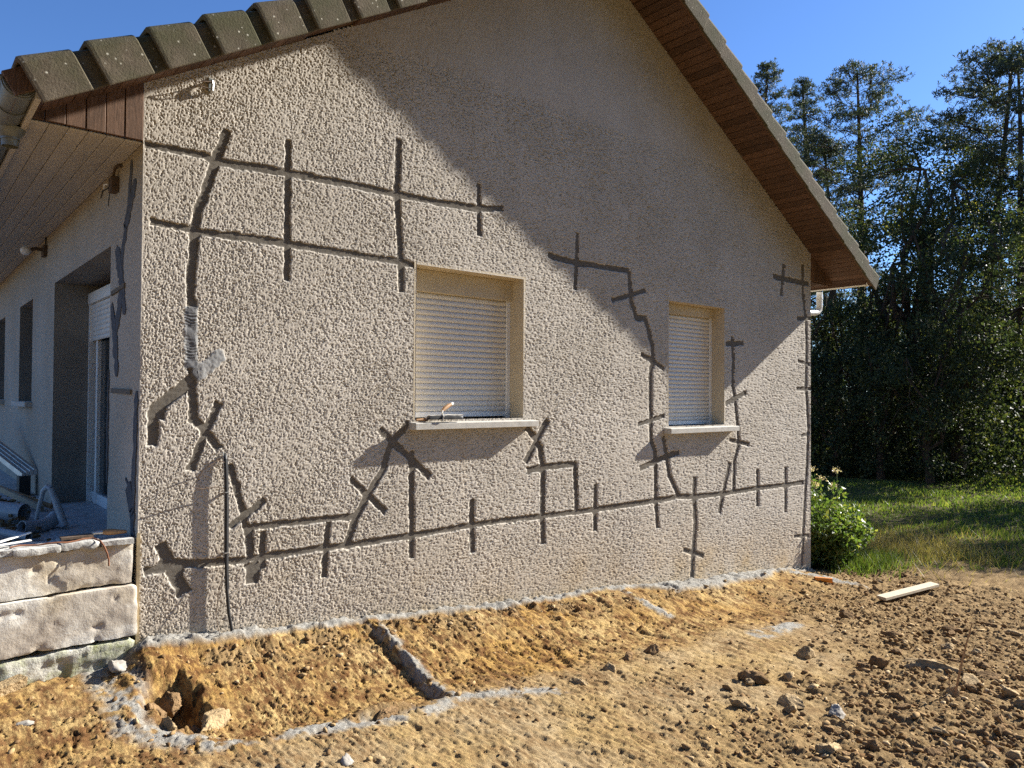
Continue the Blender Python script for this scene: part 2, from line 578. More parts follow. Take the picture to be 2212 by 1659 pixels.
# ------------------------------------------------------------------ ground
L_DOWN = [(1.6, -.06), (1.61, -.38), (1.61, -.63), (1.58, -.89), (1.59, -1.2)]
L_ALONG = [(.10, -1.10), (.34, -1.12), (.63, -1.17), (.93, -1.25), (1.21, -1.29), (1.56, -1.2)]
L_ON = [(1.57, -1.19), (1.87, -1.27), (2.22, -1.43)]
L_SMALL = [(4.45, -.08), (4.39, -.43), (4.43, -.62)]
L_FAR = [(4.79, -1.37), (5.52, -1.31)]
L_END = [(7.7, -.12), (7.89, -.33), (8.2, -.7)]
L_LEFT = [(-.2, -.05), (-.16, -.4), (-.2, -.78), (0.0, -.97), (.14, -1.08)]


def gbase(x, y):
    zb = -1.635 - .0866 * np.clip(x, 0, 8.4)
    zf = -1.86 - .072 * np.clip(x, -6, 8.5)
    t = sst(.08, .95, -y)
    wx = sst(-.25, .05, x) * (1 - sst(8.2, 9.0, x))
    z = zf + wx * (1 - t) * (zb - zf)
    z = z + .08 * (1 - sst(-.3, .0, x)) * (1 - sst(.1, 1.2, -y))
    return z


def ground(x, y):
    """height and masks (cement dust, brown soil, orange clay, grass) at plan points"""
    x = np.asarray(x, float)
    y = np.asarray(y, float)
    z = gbase(x, y)
    dist = np.hypot(x - 2, y + 2.5)
    near = 1 - sst(11, 20, dist)
    n1 = fbm(x * 1.1, y * 1.1, 3, 11)
    n2 = fbm(x * 4.3, y * 4.3, 3, 21)
    n3 = fbm(x * 15, y * 15, 3, 31)
    bank = sst(-.1, .25, x) * (1 - sst(8.0, 8.7, x)) * (1 - sst(.95, 1.35, -y + .16 * n2))
    # cement splashes
    nn = .5 * n2 + .5 * n3
    cem = np.zeros_like(x)
    ridge = np.zeros_like(x)
    for pts, w, hgt in ((L_DOWN, .060, .028), (L_ALONG, .085, .022), (L_ON, .08, .010), (L_SMALL, .06, .015), (L_FAR, .09, .008),
                        (L_END, .10, .02), (L_LEFT, .11, .022)):
        d = seg_dist(x, y, pts) + .11 * nn + .05 * n1
        cem = np.maximum(cem, 1 - sst(w * .55, w * 1.55, d))
        ridge = np.maximum(ridge, hgt * (1 - sst(0, w * 1.15, d)))
    lw = .075 + .045 * n2 + .17 * sst(4.6, 5.2, x) * (1 - sst(6.9, 7.3, x)) + .05 * sst(-.2, .3, x) * (1 - sst(.3, .9, x))
    ledge = sst(-.1, 0, x) * (1 - sst(8.3, 8.45, x)) * (1 - sst(lw * .8, lw * 1.15, -y))
    ledge = ledge * (y < .35)
    cem = cem * sst(-.25, .22, n2 + .8 * n3 + .12)
    cem = np.maximum(cem, ledge)
    z = z + ridge + .03 * ledge * (1 + .6 * n3)
    # the clay pad beside the ridge was dug deeper
    padm = sst(.05, .3, x) * (1 - sst(1.54, 1.63, x + .05 * n2 + .03 * n3)) * sst(.09, .2, -y) * (1 - sst(1.0, 1.2, -y))
    z = z - .055 * padm
    # hole at the corner
    hd = np.hypot((x - .07) / .17, (y + .62) / .30) + .38 * n2 + .25 * n3
    hole = 1 - sst(.25, 1.1, hd)
    z = z - .27 * hole
    # lip slumping above the cement line
    sl = np.exp(-((x - 1.08) / .2) ** 2 - ((y + 1.12) / .07) ** 2)
    z = z + .06 * sl - .07 * np.exp(-((x - 1.06) / .24) ** 2 - ((y + 1.2) / .05) ** 2)
    # brown, lumpy soil towards the right and front
    br = sst(-.25, .55, .30 * (x - 3.9) + .55 * (-y - 2.05) + .55 * n1 + .3 * n2)
    br = br * sst(1.2, 2.6, x) * (1 - cem)
    br = np.maximum(br, sst(7.4, 8.8, x + .5 * n1) * (1 - cem) * (1 - .0 * y))
    br = np.maximum(br, .85 * bank * (1 - cem) * sst(-.05, .35, n2 + .6 * n3 + .25 * n1) * (1 - sst(.22, .55, -y + .1 * n1)) * sst(.0, .3, x))
    org = np.clip(bank * (1 - cem) + .9 * (1 - sst(-.05, .45, x - .35 * n1 + .1 * (-y))) * (1 - cem), 0, 1)
    # relief
    def stair(v):
        fl = np.floor(v)
        return fl + sst(.0, .16, v - fl)
    flake = stair(fbm(x * 5.5, y * 3.4, 5, 53, .62) * 3.2) / 3.2
    flake2 = stair(fbm(x * 13 + 5, y * 8, 4, 54, .62) * 2.6) / 2.6
    st = fbm(x * 26, y * 5.5, 3, 41)
    st2 = fbm(x * 60, y * 16, 2, 47)
    cr = np.abs(fbm(x * 7.5, y * 5.5, 4, 51, .6))
    crk = (1 - sst(.0, .036, cr)) * sst(-.35, .0, n1 + .5 * n2)
    crk3 = (1 - sst(.0, .06, np.abs(fbm(x * 20 + 7, y * 3.2, 4, 65, .6)))) * sst(1.5, 1.9, x)
    crk2 = (1 - sst(.0, .04, np.abs(fbm(x * 15 + 3, y * 6, 4, 63, .6)))) * sst(-.15, .2, n2)
    plate = sst(.12, .20, fbm(x * 8.5 + 2, y * 4.6, 5, 58, .6)) + .7 * sst(.22, .28, fbm(x * 19, y * 11, 4, 59, .6))
    pit = sst(.37, .45, fbm(x * 15, y * 10, 4, 57, .65))
    z = z + near * org * (.004 * st + .004 * st2 + .005 * st * sst(1.5, 1.9, x) - .016 * crk3 - .032 * crk - .022 * crk2 - .0055 * plate + .008 * flake + .004 * flake2 + .004 * n2)
    # excavator scrapes across the bank
    steps = np.abs(vnoise(y * 5.2 + .6 * n1, x * .9, 61))
    z = z - near * bank * .025 * (1 - sst(0, .14, steps)) * sst(1.8, 2.3, x)
    lump = 1 - np.abs(fbm(x * 7.5, y * 4.2, 3, 71, .55)) * 1.8
    lump2 = 1 - np.abs(fbm(x * 20, y * 11, 3, 77, .6)) * 1.8
    z = z + near * br * (.022 * (lump - .6) + .018 * (lump2 - .6) + .026 * flake2 - .012 * crk2 + .010 * fbm(x * 50, y * 38, 2, 81))
    pale = np.clip(1 - br - org - cem, 0, 1)
    z = z + near * pale * (.012 * n2 + .005 * st + .006 * st2 + .007 * fbm(x * 34, y * 26, 3, 99, .6) - .012 * crk3 - .008 * pit * sst(.0, .3, n1) - .010 * crk - .010 * crk2 + .012 * flake + .005 * flake2 + .004 * fbm(x * 45, y * 30, 2, 87))
    z = z + near * cem * (.008 * n3 + .010 * fbm(x * 48, y * 48, 2, 91) + .006 * flake2)
    # ruts and meadow unevenness
    z = z + .05 * fbm(x * .7, y * .7, 2, 95) * sst(2.0, 4.0, dist) + (1 - near) * .10 * fbm(x * .25, y * .25, 3, 97)
    gr = sst(-.4, .5, (x - 10.6) + .55 * (y + .5) + 1.1 * n1 + .4 * n2)
    gr = np.maximum(gr, sst(1.0, 3.0, y - .2) * (x > 8.4))
    gr = np.maximum(gr, sst(7, 9.5, -y) * 1.0)
    return z, cem, br * (1 - gr), org, gr


def axis(lo, hi, d0, d1, step, far_lo, far_hi, grow=1.13):
    mid = [d0]
    while mid[-1] < d1:
        mid.append(mid[-1] + step(mid[-1]))
    up = [mid[-1]]
    s = step(mid[-1])
    while up[-1] < far_hi:
        s *= grow
        up.append(up[-1] + s)
    dn = [mid[0]]
    s = step(mid[0])
    while dn[-1] > far_lo:
        s *= grow
        dn.append(dn[-1] - s)
    return np.array(dn[::-1][:-1] + mid + up[1:])


gx = axis(0, 0, -1.3, 9.6, lambda v: .0085 + .0022 * max(0, v - .5), -300, 420, 1.12)
gy = axis(0, 0, -4.0, .12, lambda v: .0085 + .0012 * max(0, abs(v + 2.4) - 1.2), -300, 300, 1.12)
GX, GY = np.meshgrid(gx, gy, indexing='xy')
GZ, g_cem, g_br, g_org, g_gr = ground(GX, GY)
nx, ny = len(gx), len(gy)
idx = np.arange(nx * ny).reshape(ny, nx)
fq = np.stack([idx[:-1, :-1], idx[:-1, 1:], idx[1:, 1:], idx[1:, :-1]], -1).reshape(-1, 4)
me = np_mesh('ground', np.stack([GX, GY, GZ], -1), fq, 4, True)
at = me.attributes.new('mask', 'FLOAT_COLOR', 'POINT')
at.data.foreach_set('color', np.stack([g_cem, g_br, g_org, g_gr], -1).astype(np.float32).ravel())
t = NT('earth')
an = t.attr('mask')
a = t.sep(an.outputs['Color'])
n_big = t.noise(1.4, 4, .6)
n_mid = t.noise(7, 5, .65)
n_fin = t.noise(45, 5, .7)
pale = t.mix(t.ramp(n_mid, [(.3, 0.0), (.7, 1.0)]), (.31, .218, .110), (.54, .415, .245))
pale = t.mix(t.ramp(n_big, [(.42, 0.0), (.62, .8)]), pale, (.47, .325, .135))
org = t.mix(t.ramp(n_mid, [(.3, 0.0), (.7, 1.0)]), (.36, .21, .062), (.56, .36, .125))
org = t.mix(t.ramp(n_big, [(.40, 0.0), (.66, 1.0)]), org, (.60, .45, .215))
rst = t.noise(11, 5, .7)
org = t.mix(t.ramp(rst, [(.48, 0.0), (.60, .85)]), org, (.14, .066, .028))
brn = t.mix(t.ramp(n_mid, [(.3, 0.0), (.7, 1.0)]), (.17, .105, .048), (.38, .262, .13))
brn = t.mix(t.ramp(n_fin, [(.5, 0.0), (.8, .6)]), brn, (.43, .315, .17))
cem = t.mix(t.ramp(n_fin, [(.3, 0.0), (.7, 1.0)]), (.21, .198, .178), (.45, .43, .385))
grs = t.mix(t.ramp(n_mid, [(.3, 0.0), (.7, 1.0)]), (.075, .065, .028), (.12, .105, .045))
s1 = t.noise(1.0, 6, .68, t.stretch((30, 7, 12)), .4)
s2 = t.noise(1.0, 5, .7, t.stretch((70, 16, 40)), .3)
gate = t.ramp(t.noise(2.6, 4, .6), [(.35, .25), (.62, 1.0)])


def mul(u, v):
    q = t.n('ShaderNodeMath', operation='MULTIPLY')
    t.l(u, q.inputs[0])
    t.l(v, q.inputs[1])
    return q.outputs[0]


m1 = mul(t.ramp(s1, [(.44, 0.0), (.56, .9)]), gate)
m2 = mul(t.ramp(s2, [(.47, 0.0), (.60, .85)]), gate)
pale = t.mix(m1, pale, (.245, .150, .07))
pale = t.mix(m2, pale, (.19, .115, .055))
org = t.mix(m1, org, (.16, .074, .030))
org = t.mix(m2, org, (.105, .050, .022))
c = t.mix(a[2], pale, org)
c = t.mix(a[1], c, brn)
c = t.mix(a[0], c, cem)
c = t.mix(an.outputs['Alpha'], c, grs)
c = t.mix(t.ramp(t.noise(130, 3, .7), [(.3, .66), (.60, 1.0)]), (0, 0, 0), c)
b0 = t.bump(t.noise(1.0, 6, .72, t.stretch((42, 12, 30))), .4, .009)
b1 = t.bump(t.noise(40, 8, .8), .6, .009, b0)
t.bump(t.noise(150, 4, .75), .9, .010, b1)
gm = t.base(c, .97, .05)
go = link('ground', me, gm)
tag(go, 'bare yellow and brown earth dug over around the house', None, None, 'structure')


def gz(x, y):
    return float(ground(np.array([x]), np.array([y]))[0][0])

# ------------------------------------------------------------------ house
WL = 8.3
EAVE, SL = 1.875, 0.57735
house = empty('house', (4.15, 5.5, -1.9), 'low house with beige roughcast gable wall scored by grey crack channels', 'house')


def roof_z(x):
    return EAVE + SL * np.minimum(x, WL - x)


WIN1 = (2.021, 3.161, -.262, .985)
WIN2 = (5.246, 6.285, -.385, .978)


def merge_axis(base, extra, tol=.0025):
    out = [v for v in base if min(abs(v - e) for e in extra) > tol]
    return np.array(sorted(out + list(extra)))


def wax():
    v = [0.0]
    while v[-1] < WL - .006:
        v.append(v[-1] + .0044 + .0017 * v[-1])
    v[-1] = WL
    return np.array(v)


wx = merge_axis(wax(), [WIN1[0], WIN1[1], WIN2[0], WIN2[1]])
wz = merge_axis(np.concatenate([np.arange(-2.55, 2.62, .0060), np.arange(2.62, 4.34, .020)]), [WIN1[2], WIN1[3], WIN2[2], WIN2[3]])
X, Z = np.meshgrid(wx, wz, indexing='xy')

# roughcast relief: band-passed noise with crushed, flat tops
NP = 3456
CELL = .0025
r2g = np.random.default_rng(3)
wn_ = np.fft.rfft2(r2g.standard_normal((NP, NP)))
fx = np.fft.rfftfreq(NP, CELL)
fy = np.fft.fftfreq(NP, CELL)
FR = np.hypot(fx[None, :], fy[:, None])


def band(lo, hi):
    w = np.exp(-(FR / hi) ** 2) - np.exp(-(FR / lo) ** 2)
    q = np.fft.irfft2(wn_ * w, s=(NP, NP))
    return q / q.std()


RC = .95 * band(66, 132) + .42 * band(34, 66) + .22 * band(8, 20)


def samp(x, z):
    u = (x / CELL) % NP
    v = (z / CELL) % NP
    i = u.astype(int)
    j = v.astype(int)
    a, b = u - i, v - j
    i2, j2 = (i + 1) % NP, (j + 1) % NP
    return (RC[j, i] * (1 - a) + RC[j, i2] * a) * (1 - b) + (RC[j2, i] * (1 - a) + RC[j2, i2] * a) * b


crush = fbm(X * 2.2, Z * 2.2, 3, 5)
top = -.20 - .50 * crush
rc = samp(X, Z)
rough = np.minimum(rc, top) - top
rough = np.maximum(rough, -2.2)
H = .0056 * rough + .004 * fbm(X * .8, Z * .8, 2, 8)

# crack channels cut through the render
D = np.full(X.shape, 1e9)
W_ = np.zeros(X.shape)
OWN = np.full(X.shape, -1, int)
edge = .006 * fbm(X * 16, Z * 16, 2, 13) + .005 * vnoise(X * 55, Z * 55, 14) + .005 * np.clip(vnoise(X * 30, Z * 30, 15) - .45, 0, 1) * -3


def cut_dist(x, z, pts, hw):
    """distance to a strip cut with a grinder: straight ends, mitred bends"""
    d = np.full(x.shape, 1e9)
    n = len(pts) - 1
    for i in range(n):
        (ax, az), (bx, bz) = pts[i], pts[i + 1]
        ux, uz = bx - ax, bz - az
        L = math.hypot(ux, uz)
        t = ((x - ax) * ux + (z - az) * uz) / L
        per = np.abs((x - ax) * uz - (z - az) * ux) / L - hw
        over = np.maximum(-t - (0 if i == 0 else hw * .5), t - L - (0 if i == n - 1 else hw * .5))
        d = np.minimum(d, np.maximum(per, over))
    return d



for ci, (gname, w, pts) in enumerate(CRACKS):
    px = [p[0] for p in pts]
    pz = [p[1] for p in pts]
    i0, i1 = np.searchsorted(wx, [min(px) - .15, max(px) + .15])
    j0, j1 = np.searchsorted(wz, [min(pz) - .15, max(pz) + .15])
    sl_ = (slice(j0, j1), slice(i0, i1))
    d = cut_dist(X[sl_], Z[sl_], pts, w / 2 + .004) + edge[sl_]
    m = d < D[sl_]
    D[sl_] = np.where(m, d, D[sl_])
    OWN[sl_] = np.where(m, ci, OWN[sl_])
cellw = .004 + .0006 * X
inn = 1 - sst(-cellw, cellw * .4, D)
DEPTH = .0115 + .003 * fbm(X * 3, Z * 3, 2, 17)
floor_r = .0012 * fbm(X * 40, Z * 40, 3, 19) + .0012 * fbm(X * 9, Z * 60, 2, 23)
lip = (1 - sst(.0, .020, D)) * (1 - inn)
lip = lip * sst(-.3, .3, fbm(X * 5, Z * 5, 2, 29))
# stretch of the tall channel already refilled with ribbed mortar
fill = ((X > .255) & (X < .35) & (Z > .10) & (Z < .50)) * 1.0 * (D < .012)
ribs = .0030 * np.sin(Z * 330 + 6.0 * fbm(X * 9, Z * 9, 3, 33) - 60 * np.abs(X - .3)) * sst(-.2, .3, fbm(X * 6, Z * 14, 2, 32)) + .005 * fbm(X * 24, Z * 24, 3, 34)
# smears of mortar on the face
sm = np.maximum(1 - sst(.040, .055, seg_dist(X, Z, [(.352, .075), (.385, .105), (.42, .13)]) + .014 * fbm(X * 25, Z * 25, 2, 35)),
                1 - sst(.034, .044, seg_dist(X, Z, [(.45, .15), (.485, .185)]) + .012 * fbm(X * 25, Z * 25, 2, 36)))
H = H * (1 - .6 * lip)
H = H * (1 - inn) + inn * (-DEPTH + floor_r)
H = np.where(fill > 0, .0 + ribs, H)
H = H * (1 - .85 * sm) + sm * (.004 + .002 * fbm(X * 40, Z * 40, 2, 37))
edgef = sst(0, .016, X) * sst(0, .02, WL - X)
for (a0, a1, b0, b1) in (WIN1, WIN2):
    dd = np.maximum(np.maximum(a0 - X, X - a1), np.maximum(b0 - Z, Z - b1))
    edgef = edgef * sst(.0, .012, np.maximum(dd, 0))
H = H * edgef
mort = np.clip(.35 * lip + sm + 1.0 * (fill > 0), 0, 1)
base_z = -1.635 - .0866 * X
dirt = np.clip(1 - (Z - base_z) / (.95 + .4 * fbm(X * 1.2, Z * .6, 2, 39)), 0, 1) ** 1.3 * (.34 + .5 * sst(1.5, 5.5, X))
dirt = np.clip(dirt + .5 * np.clip(1 - (Z - base_z) / .10, 0, 1), 0, 1)
for sx_, sz_ in ((1.99, -.34), (3.25, -.34), (5.19, -.46), (6.44, -.46), (2.5, -.34), (5.8, -.46)):
    dirt = dirt + .42 * np.exp(-((X - sx_ + .02 * fbm(X * 0 + Z * 4, Z * 4, 2, 44)) / .035) ** 2) * (Z < sz_) * np.exp((Z - sz_) / .35)
dirt = np.clip(dirt * (1 + .6 * fbm(X * 2.5, Z * 2.5, 3, 40)), 0, .85)
hair = 1 - sst(.004, .010, seg_dist(X, Z, [(3.93, 4.33), (3.94, 3.98), (3.97, 3.7), (3.965, 3.35)]) + .008 * fbm(X * 18, Z * 12, 2, 43))
H = H - .004 * hair
H = H * (1 - .65 * sst(2.55, 2.75, Z))

nzr, nxr = X.shape
vid = np.arange(nzr * nxr).reshape(nzr, nxr)
Q = np.stack([vid[:-1, :-1], vid[:-1, 1:], vid[1:, 1:], vid[1:, :-1]], -1)
xc = .5 * (wx[:-1] + wx[1:])[None, :] + 0 * wz[:-1, None]
zc = .5 * (wz[:-1] + wz[1:])[:, None] + 0 * wx[None, :-1]
keep = (wz[:-1, None] < np.minimum(roof_z(wx[:-1]), roof_z(wx[1:]))[None, :] + .006)
keep &= (zc > -1.66 - .0866 * xc - .16)
for (a0, a1, b0, b1) in (WIN1, WIN2):
    keep &= ~((xc > a0) & (xc < a1) & (zc > b0) & (zc < b1))
VV = np.stack([X, -H, Z], -1).reshape(-1, 3)
MK = np.stack([np.maximum(inn, hair), mort, dirt, np.ones_like(X)], -1).reshape(-1, 4).astype(np.float32)
gf = (.25 * (inn[:-1, :-1] + inn[1:, :-1] + inn[:-1, 1:] + inn[1:, 1:]) > .5)
own = OWN[:-1, :-1]


def sub_mesh(name, faces, mat, parent):
    used = np.unique(faces)
    rm = np.zeros(len(VV), np.int64)
    rm[used] = np.arange(len(used))
    me = np_mesh(name, VV[used], rm[faces], 4, False)
    at = me.attributes.new('mask', 'FLOAT_COLOR', 'POINT')
    at.data.foreach_set('color', MK[used].ravel())
    return link(name, me, mat, parent)


gable = sub_mesh('gable_wall', Q[keep & ~gf], MAT['wall'], house)
gable['label'] = 'sunlit beige roughcast gable wall cut by grey crack channels'
for ci in range(len(CRACKS)):
    m = keep & gf & (own == ci)
    if m.sum() > 8:
        sub_mesh('crack_channel', Q[m], MAT['channel'], gable)

bead = MB().sweep([[(-.004, -.004, z), (.013, -.006, z), (.013, .002, z), (-.004, .014, z)] for z in (-1.66, -1.4, -.93)]).build('corner_bead', MAT['bead'], house)

# the other walls
def panel_wall(name, axis_, cval, us, vs, holes, mat):
    """rectangular wall in a plane x=cval or y=cval with rectangular holes"""
    mb = MB()
    us = sorted(set(us + [h[i] for h in holes for i in (0, 1)]))
    vs = sorted(set(vs + [h[i] for h in holes for i in (2, 3)]))
    for u0, u1 in zip(us[:-1], us[1:]):
        for v0, v1 in zip(vs[:-1], vs[1:]):
            um, vm = .5 * (u0 + u1), .5 * (v0 + v1)
            if any(h[0] < um < h[1] and h[2] < vm < h[3] for h in holes):
                continue
            P = [(u0, v0), (u1, v0), (u1, v1), (u0, v1)]
            mb.add([(cval, p[0], p[1]) if axis_ == 'x' else (p[0], cval, p[1]) for p in P], [(0, 1, 2, 3)])
    return mb.build(name, mat, house)


DOOR = (.85, 3.2, -1.12, .985)
SW1 = (4.6, 5.65, -.163, .97)
SW2 = (7.15, 8.2, -.163, .97)
side = panel_wall('side_wall', 'x', 0.0, [0.0, 11.0], [-1.95, 1.56], [DOOR, SW1, SW2], MAT['side_wall'])
side['label'] = 'shaded side wall with patio door and small windows'
panel_wall('end_wall', 'x', WL, [0.0, 11.0], [-2.7, 1.9], [], MAT['side_wall'])
panel_wall('rear_wall', 'y', 11.0, [0.0, WL], [-2.7, 1.9], [], MAT['side_wall'])


def ribbon(pts, ws, off=-.004):
    """flat strip on the side wall; pts are (y, z)"""
    mb = MB()
    n = len(pts)
    L, R = [], []
    for i in range(n):
        a, b = pts[max(i - 1, 0)], pts[min(i + 1, n - 1)]
        dx, dz = b[0] - a[0], b[1] - a[1]
        l = math.hypot(dx, dz)
        px, pz = -dz / l, dx / l
        w = (ws[i] if isinstance(ws, (list, tuple)) else ws) * .5
        L.append((pts[i][0] + px * w, pts[i][1] + pz * w))
        R.append((pts[i][0] - px * w, pts[i][1] - pz * w))
    vs = [(off, q[0], q[1]) for q in L] + [(off, q[0], q[1]) for q in R]
    vs += [(.004, q[0], q[1]) for q in L] + [(.004, q[0], q[1]) for q in R]
    fs = [(i, i + 1, n + i + 1, n + i) for i in range(n - 1)]
    fs += [(i, i + 1, 2 * n + i + 1, 2 * n + i) for i in range(n - 1)]
    fs += [(n + i, n + i + 1, 3 * n + i + 1, 3 * n + i) for i in range(n - 1)]
    fs += [(0, n, 3 * n, 2 * n), (n - 1, 2 * n - 1, 4 * n - 1, 3 * n - 1)]
    return mb.add(vs, fs)


def jag(pts, n=5, a=.018, seed=0):
    rr = random.Random(seed)
    out = []
    for p, q in zip(pts[:-1], pts[1:]):
        for i in range(n):
            t = i / n
            out.append((p[0] + (q[0] - p[0]) * t + rr.uniform(-a, a), p[1] + (q[1] - p[1]) * t))
    out.append(pts[-1])
    return out


for k, (pts, w) in enumerate([
        ([(.27, 1.46), (.31, 1.30), (.35, 1.15), (.44, .98), (.52, .815), (.49, .66)], .075),
        ([(.16, 1.30), (.27, 1.20), (.40, 1.07), (.44, 1.02)], .10),
        ([(.66, .94), (.57, .80), (.49, .67), (.44, .57), (.42, .46)], .12),
        ([(.49, .67), (.56, .52), (.64, .36), (.69, .18)], .10),
        ([(.79, .56), (.70, .38), (.64, .24), (.61, .05)], .095),
        ([(.054, -.05), (.075, -.35), (.10, -.60), (.12, -.92), (.10, -1.1)], .08),
        ([(.30, -.62), (.24, -.66), (.13, -.80), (.10, -.88)], [.02, .13, .11, .06]),
        ([(.842, .10), (.852, -.35), (.846, -.70)], .03)]):
    pj = jag(pts, 5, .012, k)
    ww = w if not isinstance(w, list) else [w[min(len(w) - 1, int(i / 5))] for i in range(len(pj))]
    if not isinstance(ww, list):
        rr = random.Random(50 + k)
        ww = [w * rr.uniform(.65, 1.25) * (1 if 0 < i < len(pj) - 1 else .45) for i in range(len(pj))]
    ribbon(pj, ww, -.004 - .0007 * k).build('crack_filler', MAT['filler'], side)
ribbon([(.40, .655), (.78, .635)], .028, -.013).build('crack_filler', MAT['channel'], side)
ribbon([(.19, -.055), (.74, -.045)], .032, -.013).build('crack_filler', MAT['channel'], side)


# windows with roller shutters in the gable wall
def slat_mesh(x0, x1, pitch, depth):
    prof = []
    for k in range(7):
        a = -.5 + k / 6
        prof.append((-depth * (1 - (2 * a) ** 2) ** .8 if abs(a) < .499 else 0.0, a * pitch * .97))
    S = [[(x, p[0], p[1]) for p in prof] + [(x, .006, pitch * .485), (x, .006, -pitch * .485)] for x in (x0, x1)]
    return MB().sweep(S).mesh('slat', True)


def shutter_window(win, zbar, depth, ztop, sillx, npitch):
    a0, a1, b0, b1 = win
    e = bpy.data.objects.new('window', None)
    COL.objects.link(e)
    e.parent = house
    e.matrix_parent_inverse = house.matrix_basis.inverted()
    bk = depth + .06
    for nm, A, B in (('jamb', (a0 - .02, .001, b0), (a0, bk, b1)), ('jamb', (a1, .001, b0), (a1 + .02, bk, b1)),
                     ('lintel_face', (a0 - .02, .001, b1), (a1 + .02, bk, b1 + .02))):
        MB().box(A, B).build(nm, MAT['reveal'], e)
    bevel(MB().box((a0 + .001, depth - .055, ztop), (a1 - .001, bk, b1 - .001)).build('shutter_box', MAT['reveal'], e), .004)
    for s in (0, 1):
        xa = a0 + .002 if s == 0 else a1 - .040
        mb = MB().box((xa, depth - .03, zbar - .06), (xa + .038, depth - .012, ztop - .001)).box((xa, depth + .006, zbar - .06), (xa + .038, depth + .02, ztop - .001))
        mb.build('guide_rail', MAT['pvc'], e)
    nz = int(round((ztop - zbar) / npitch))
    p = (ztop - zbar) / nz
    sm_ = slat_mesh(a0 + .016, a1 - .016, p, .012)
    sm_.materials.append(MAT['shutter'])
    for i in range(nz):
        o = bpy.data.objects.new('slat', sm_)
        COL.objects.link(o)
        o.parent = e
        o.matrix_parent_inverse = house.matrix_basis.inverted() @ Matrix.Identity(4)
        o.matrix_parent_inverse = (house.matrix_basis @ e.matrix_parent_inverse).inverted()
        o.location = (0, depth, zbar + p * (i + .5))
    bevel(MB().box((a0 + .012, depth - .010, zbar - .045), (a1 - .012, depth + .006, zbar - .001)).build('bottom_bar', MAT['pvc'], e), .003)
    MB().box((a0 + .001, depth + .03, b0), (a1 - .001, depth + .045, b1)).build('pane', MAT['glass'], e)
    s0, s1, zt, th, pr = sillx
    S = []
    for x in (s0, s0 + .004, s1 - .004, s1):
        k = .003 if x in (s0, s1) else 0
        S.append([(x, -pr + k, zt - .012 - k), (x, -pr + .006 + k, zt - .006 - k), (x, bk, zt + .008 - k), (x, bk, zt - th + k),
                  (x, -pr + .02, zt - th + k), (x, -pr + k, zt - th + .004 + k)])
    MB().sweep(S).build('sill', MAT['sill'], e)
    return e


w1 = shutter_window(WIN1, -.205, .215, .80, (1.965, 3.27, -.278, .062, .094), .047)
w1['label'] = 'wider closed roller shutter window with a tool on its sill'
w2 = shutter_window(WIN2, -.338, .20, .865, (5.17, 6.46, -.398, .065, .094), .047)
w2['label'] = 'smaller closed roller shutter window near the eave corner'

# patio door in the side wall
dre = bpy.data.objects.new('door', None)
COL.objects.link(dre)
dre.parent = house
dre.matrix_parent_inverse = house.matrix_basis.inverted()
y0, y1, z0, z1 = DOOR
RX = .31
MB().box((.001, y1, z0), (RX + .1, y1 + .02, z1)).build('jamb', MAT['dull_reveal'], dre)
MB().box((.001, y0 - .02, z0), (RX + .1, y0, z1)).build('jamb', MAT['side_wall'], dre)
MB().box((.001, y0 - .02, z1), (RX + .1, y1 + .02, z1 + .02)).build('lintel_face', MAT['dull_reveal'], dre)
bevel(MB().box((RX - .03, y0 + .001, .80), (RX + .08, y1 - .001, z1 - .08)).build('shutter_box', MAT['shutter'], dre), .004)
for y in (y1 - .05, y0 + .005):
    MB().box((RX - .02, y, z0), (RX + .04, y + .045, .80)).build('door_frame', MAT['pvc'], dre)
ns = 8
pz = (.799 - .44) / ns
prof = [(-.008 * (1 - (2 * (-.5 + k / 6)) ** 2), (-.5 + k / 6) * pz * .97) for k in range(7)]
sme = MB().sweep([[(p[0], y, p[1]) for p in prof] + [(.006, y, pz * .485), (.006, y, -pz * .485)] for y in (y0 + .02, y1 - .05)]).mesh('slat', True)
sme.materials.append(MAT['shutter'])
for i in range(ns):
    o = bpy.data.objects.new('slat', sme)
    COL.objects.link(o)
    o.parent = dre
    o.matrix_parent_inverse = (house.matrix_basis @ dre.matrix_parent_inverse).inverted()
    o.location = (RX, 0, .44 + pz * (i + .5))
MB().box((RX + .045, y0, z0), (RX + .06, y1, .80)).build('pane', MAT['glass'], dre)
MB().box((RX + .02, y0 + .05, z0 + .001), (RX + .044, y1 - .05, z0 + .10)).build('bottom_rail', MAT['pvc'], dre)
MB().box((RX + .012, 2.93, z0), (RX + .044, 3.0, .44)).build('door_stile', MAT['pvc'], dre)
th_ = MB().box((-.24, y0 - .02, z0 - .20), (RX + .05, y1 + .1, z0 - .001)).build('threshold', MAT['slab'], dre)
bevel(th_, .012)
for (a0, a1, b0, b1) in (SW1, SW2):
    e = bpy.data.objects.new('window', None)
    COL.objects.link(e)
    e.parent = house
    e.matrix_parent_inverse = house.matrix_basis.inverted()
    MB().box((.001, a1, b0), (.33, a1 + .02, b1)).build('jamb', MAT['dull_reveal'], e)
    MB().box((.001, a0 - .02, b0), (.33, a0, b1)).build('jamb', MAT['side_wall'], e)
    MB().box((.001, a0, b1), (.33, a1, b1 + .02)).build('lintel_face', MAT['side_wall'], e)
    MB().box((.30, a0, b0), (.32, a1, b1)).build('pane', MAT['glass'], e)
    bevel(MB().box((-.07, a0 - .06, b0 - .06), (.30, a1 + .06, b0 - .001)).build('sill', MAT['sill'], e), .006)

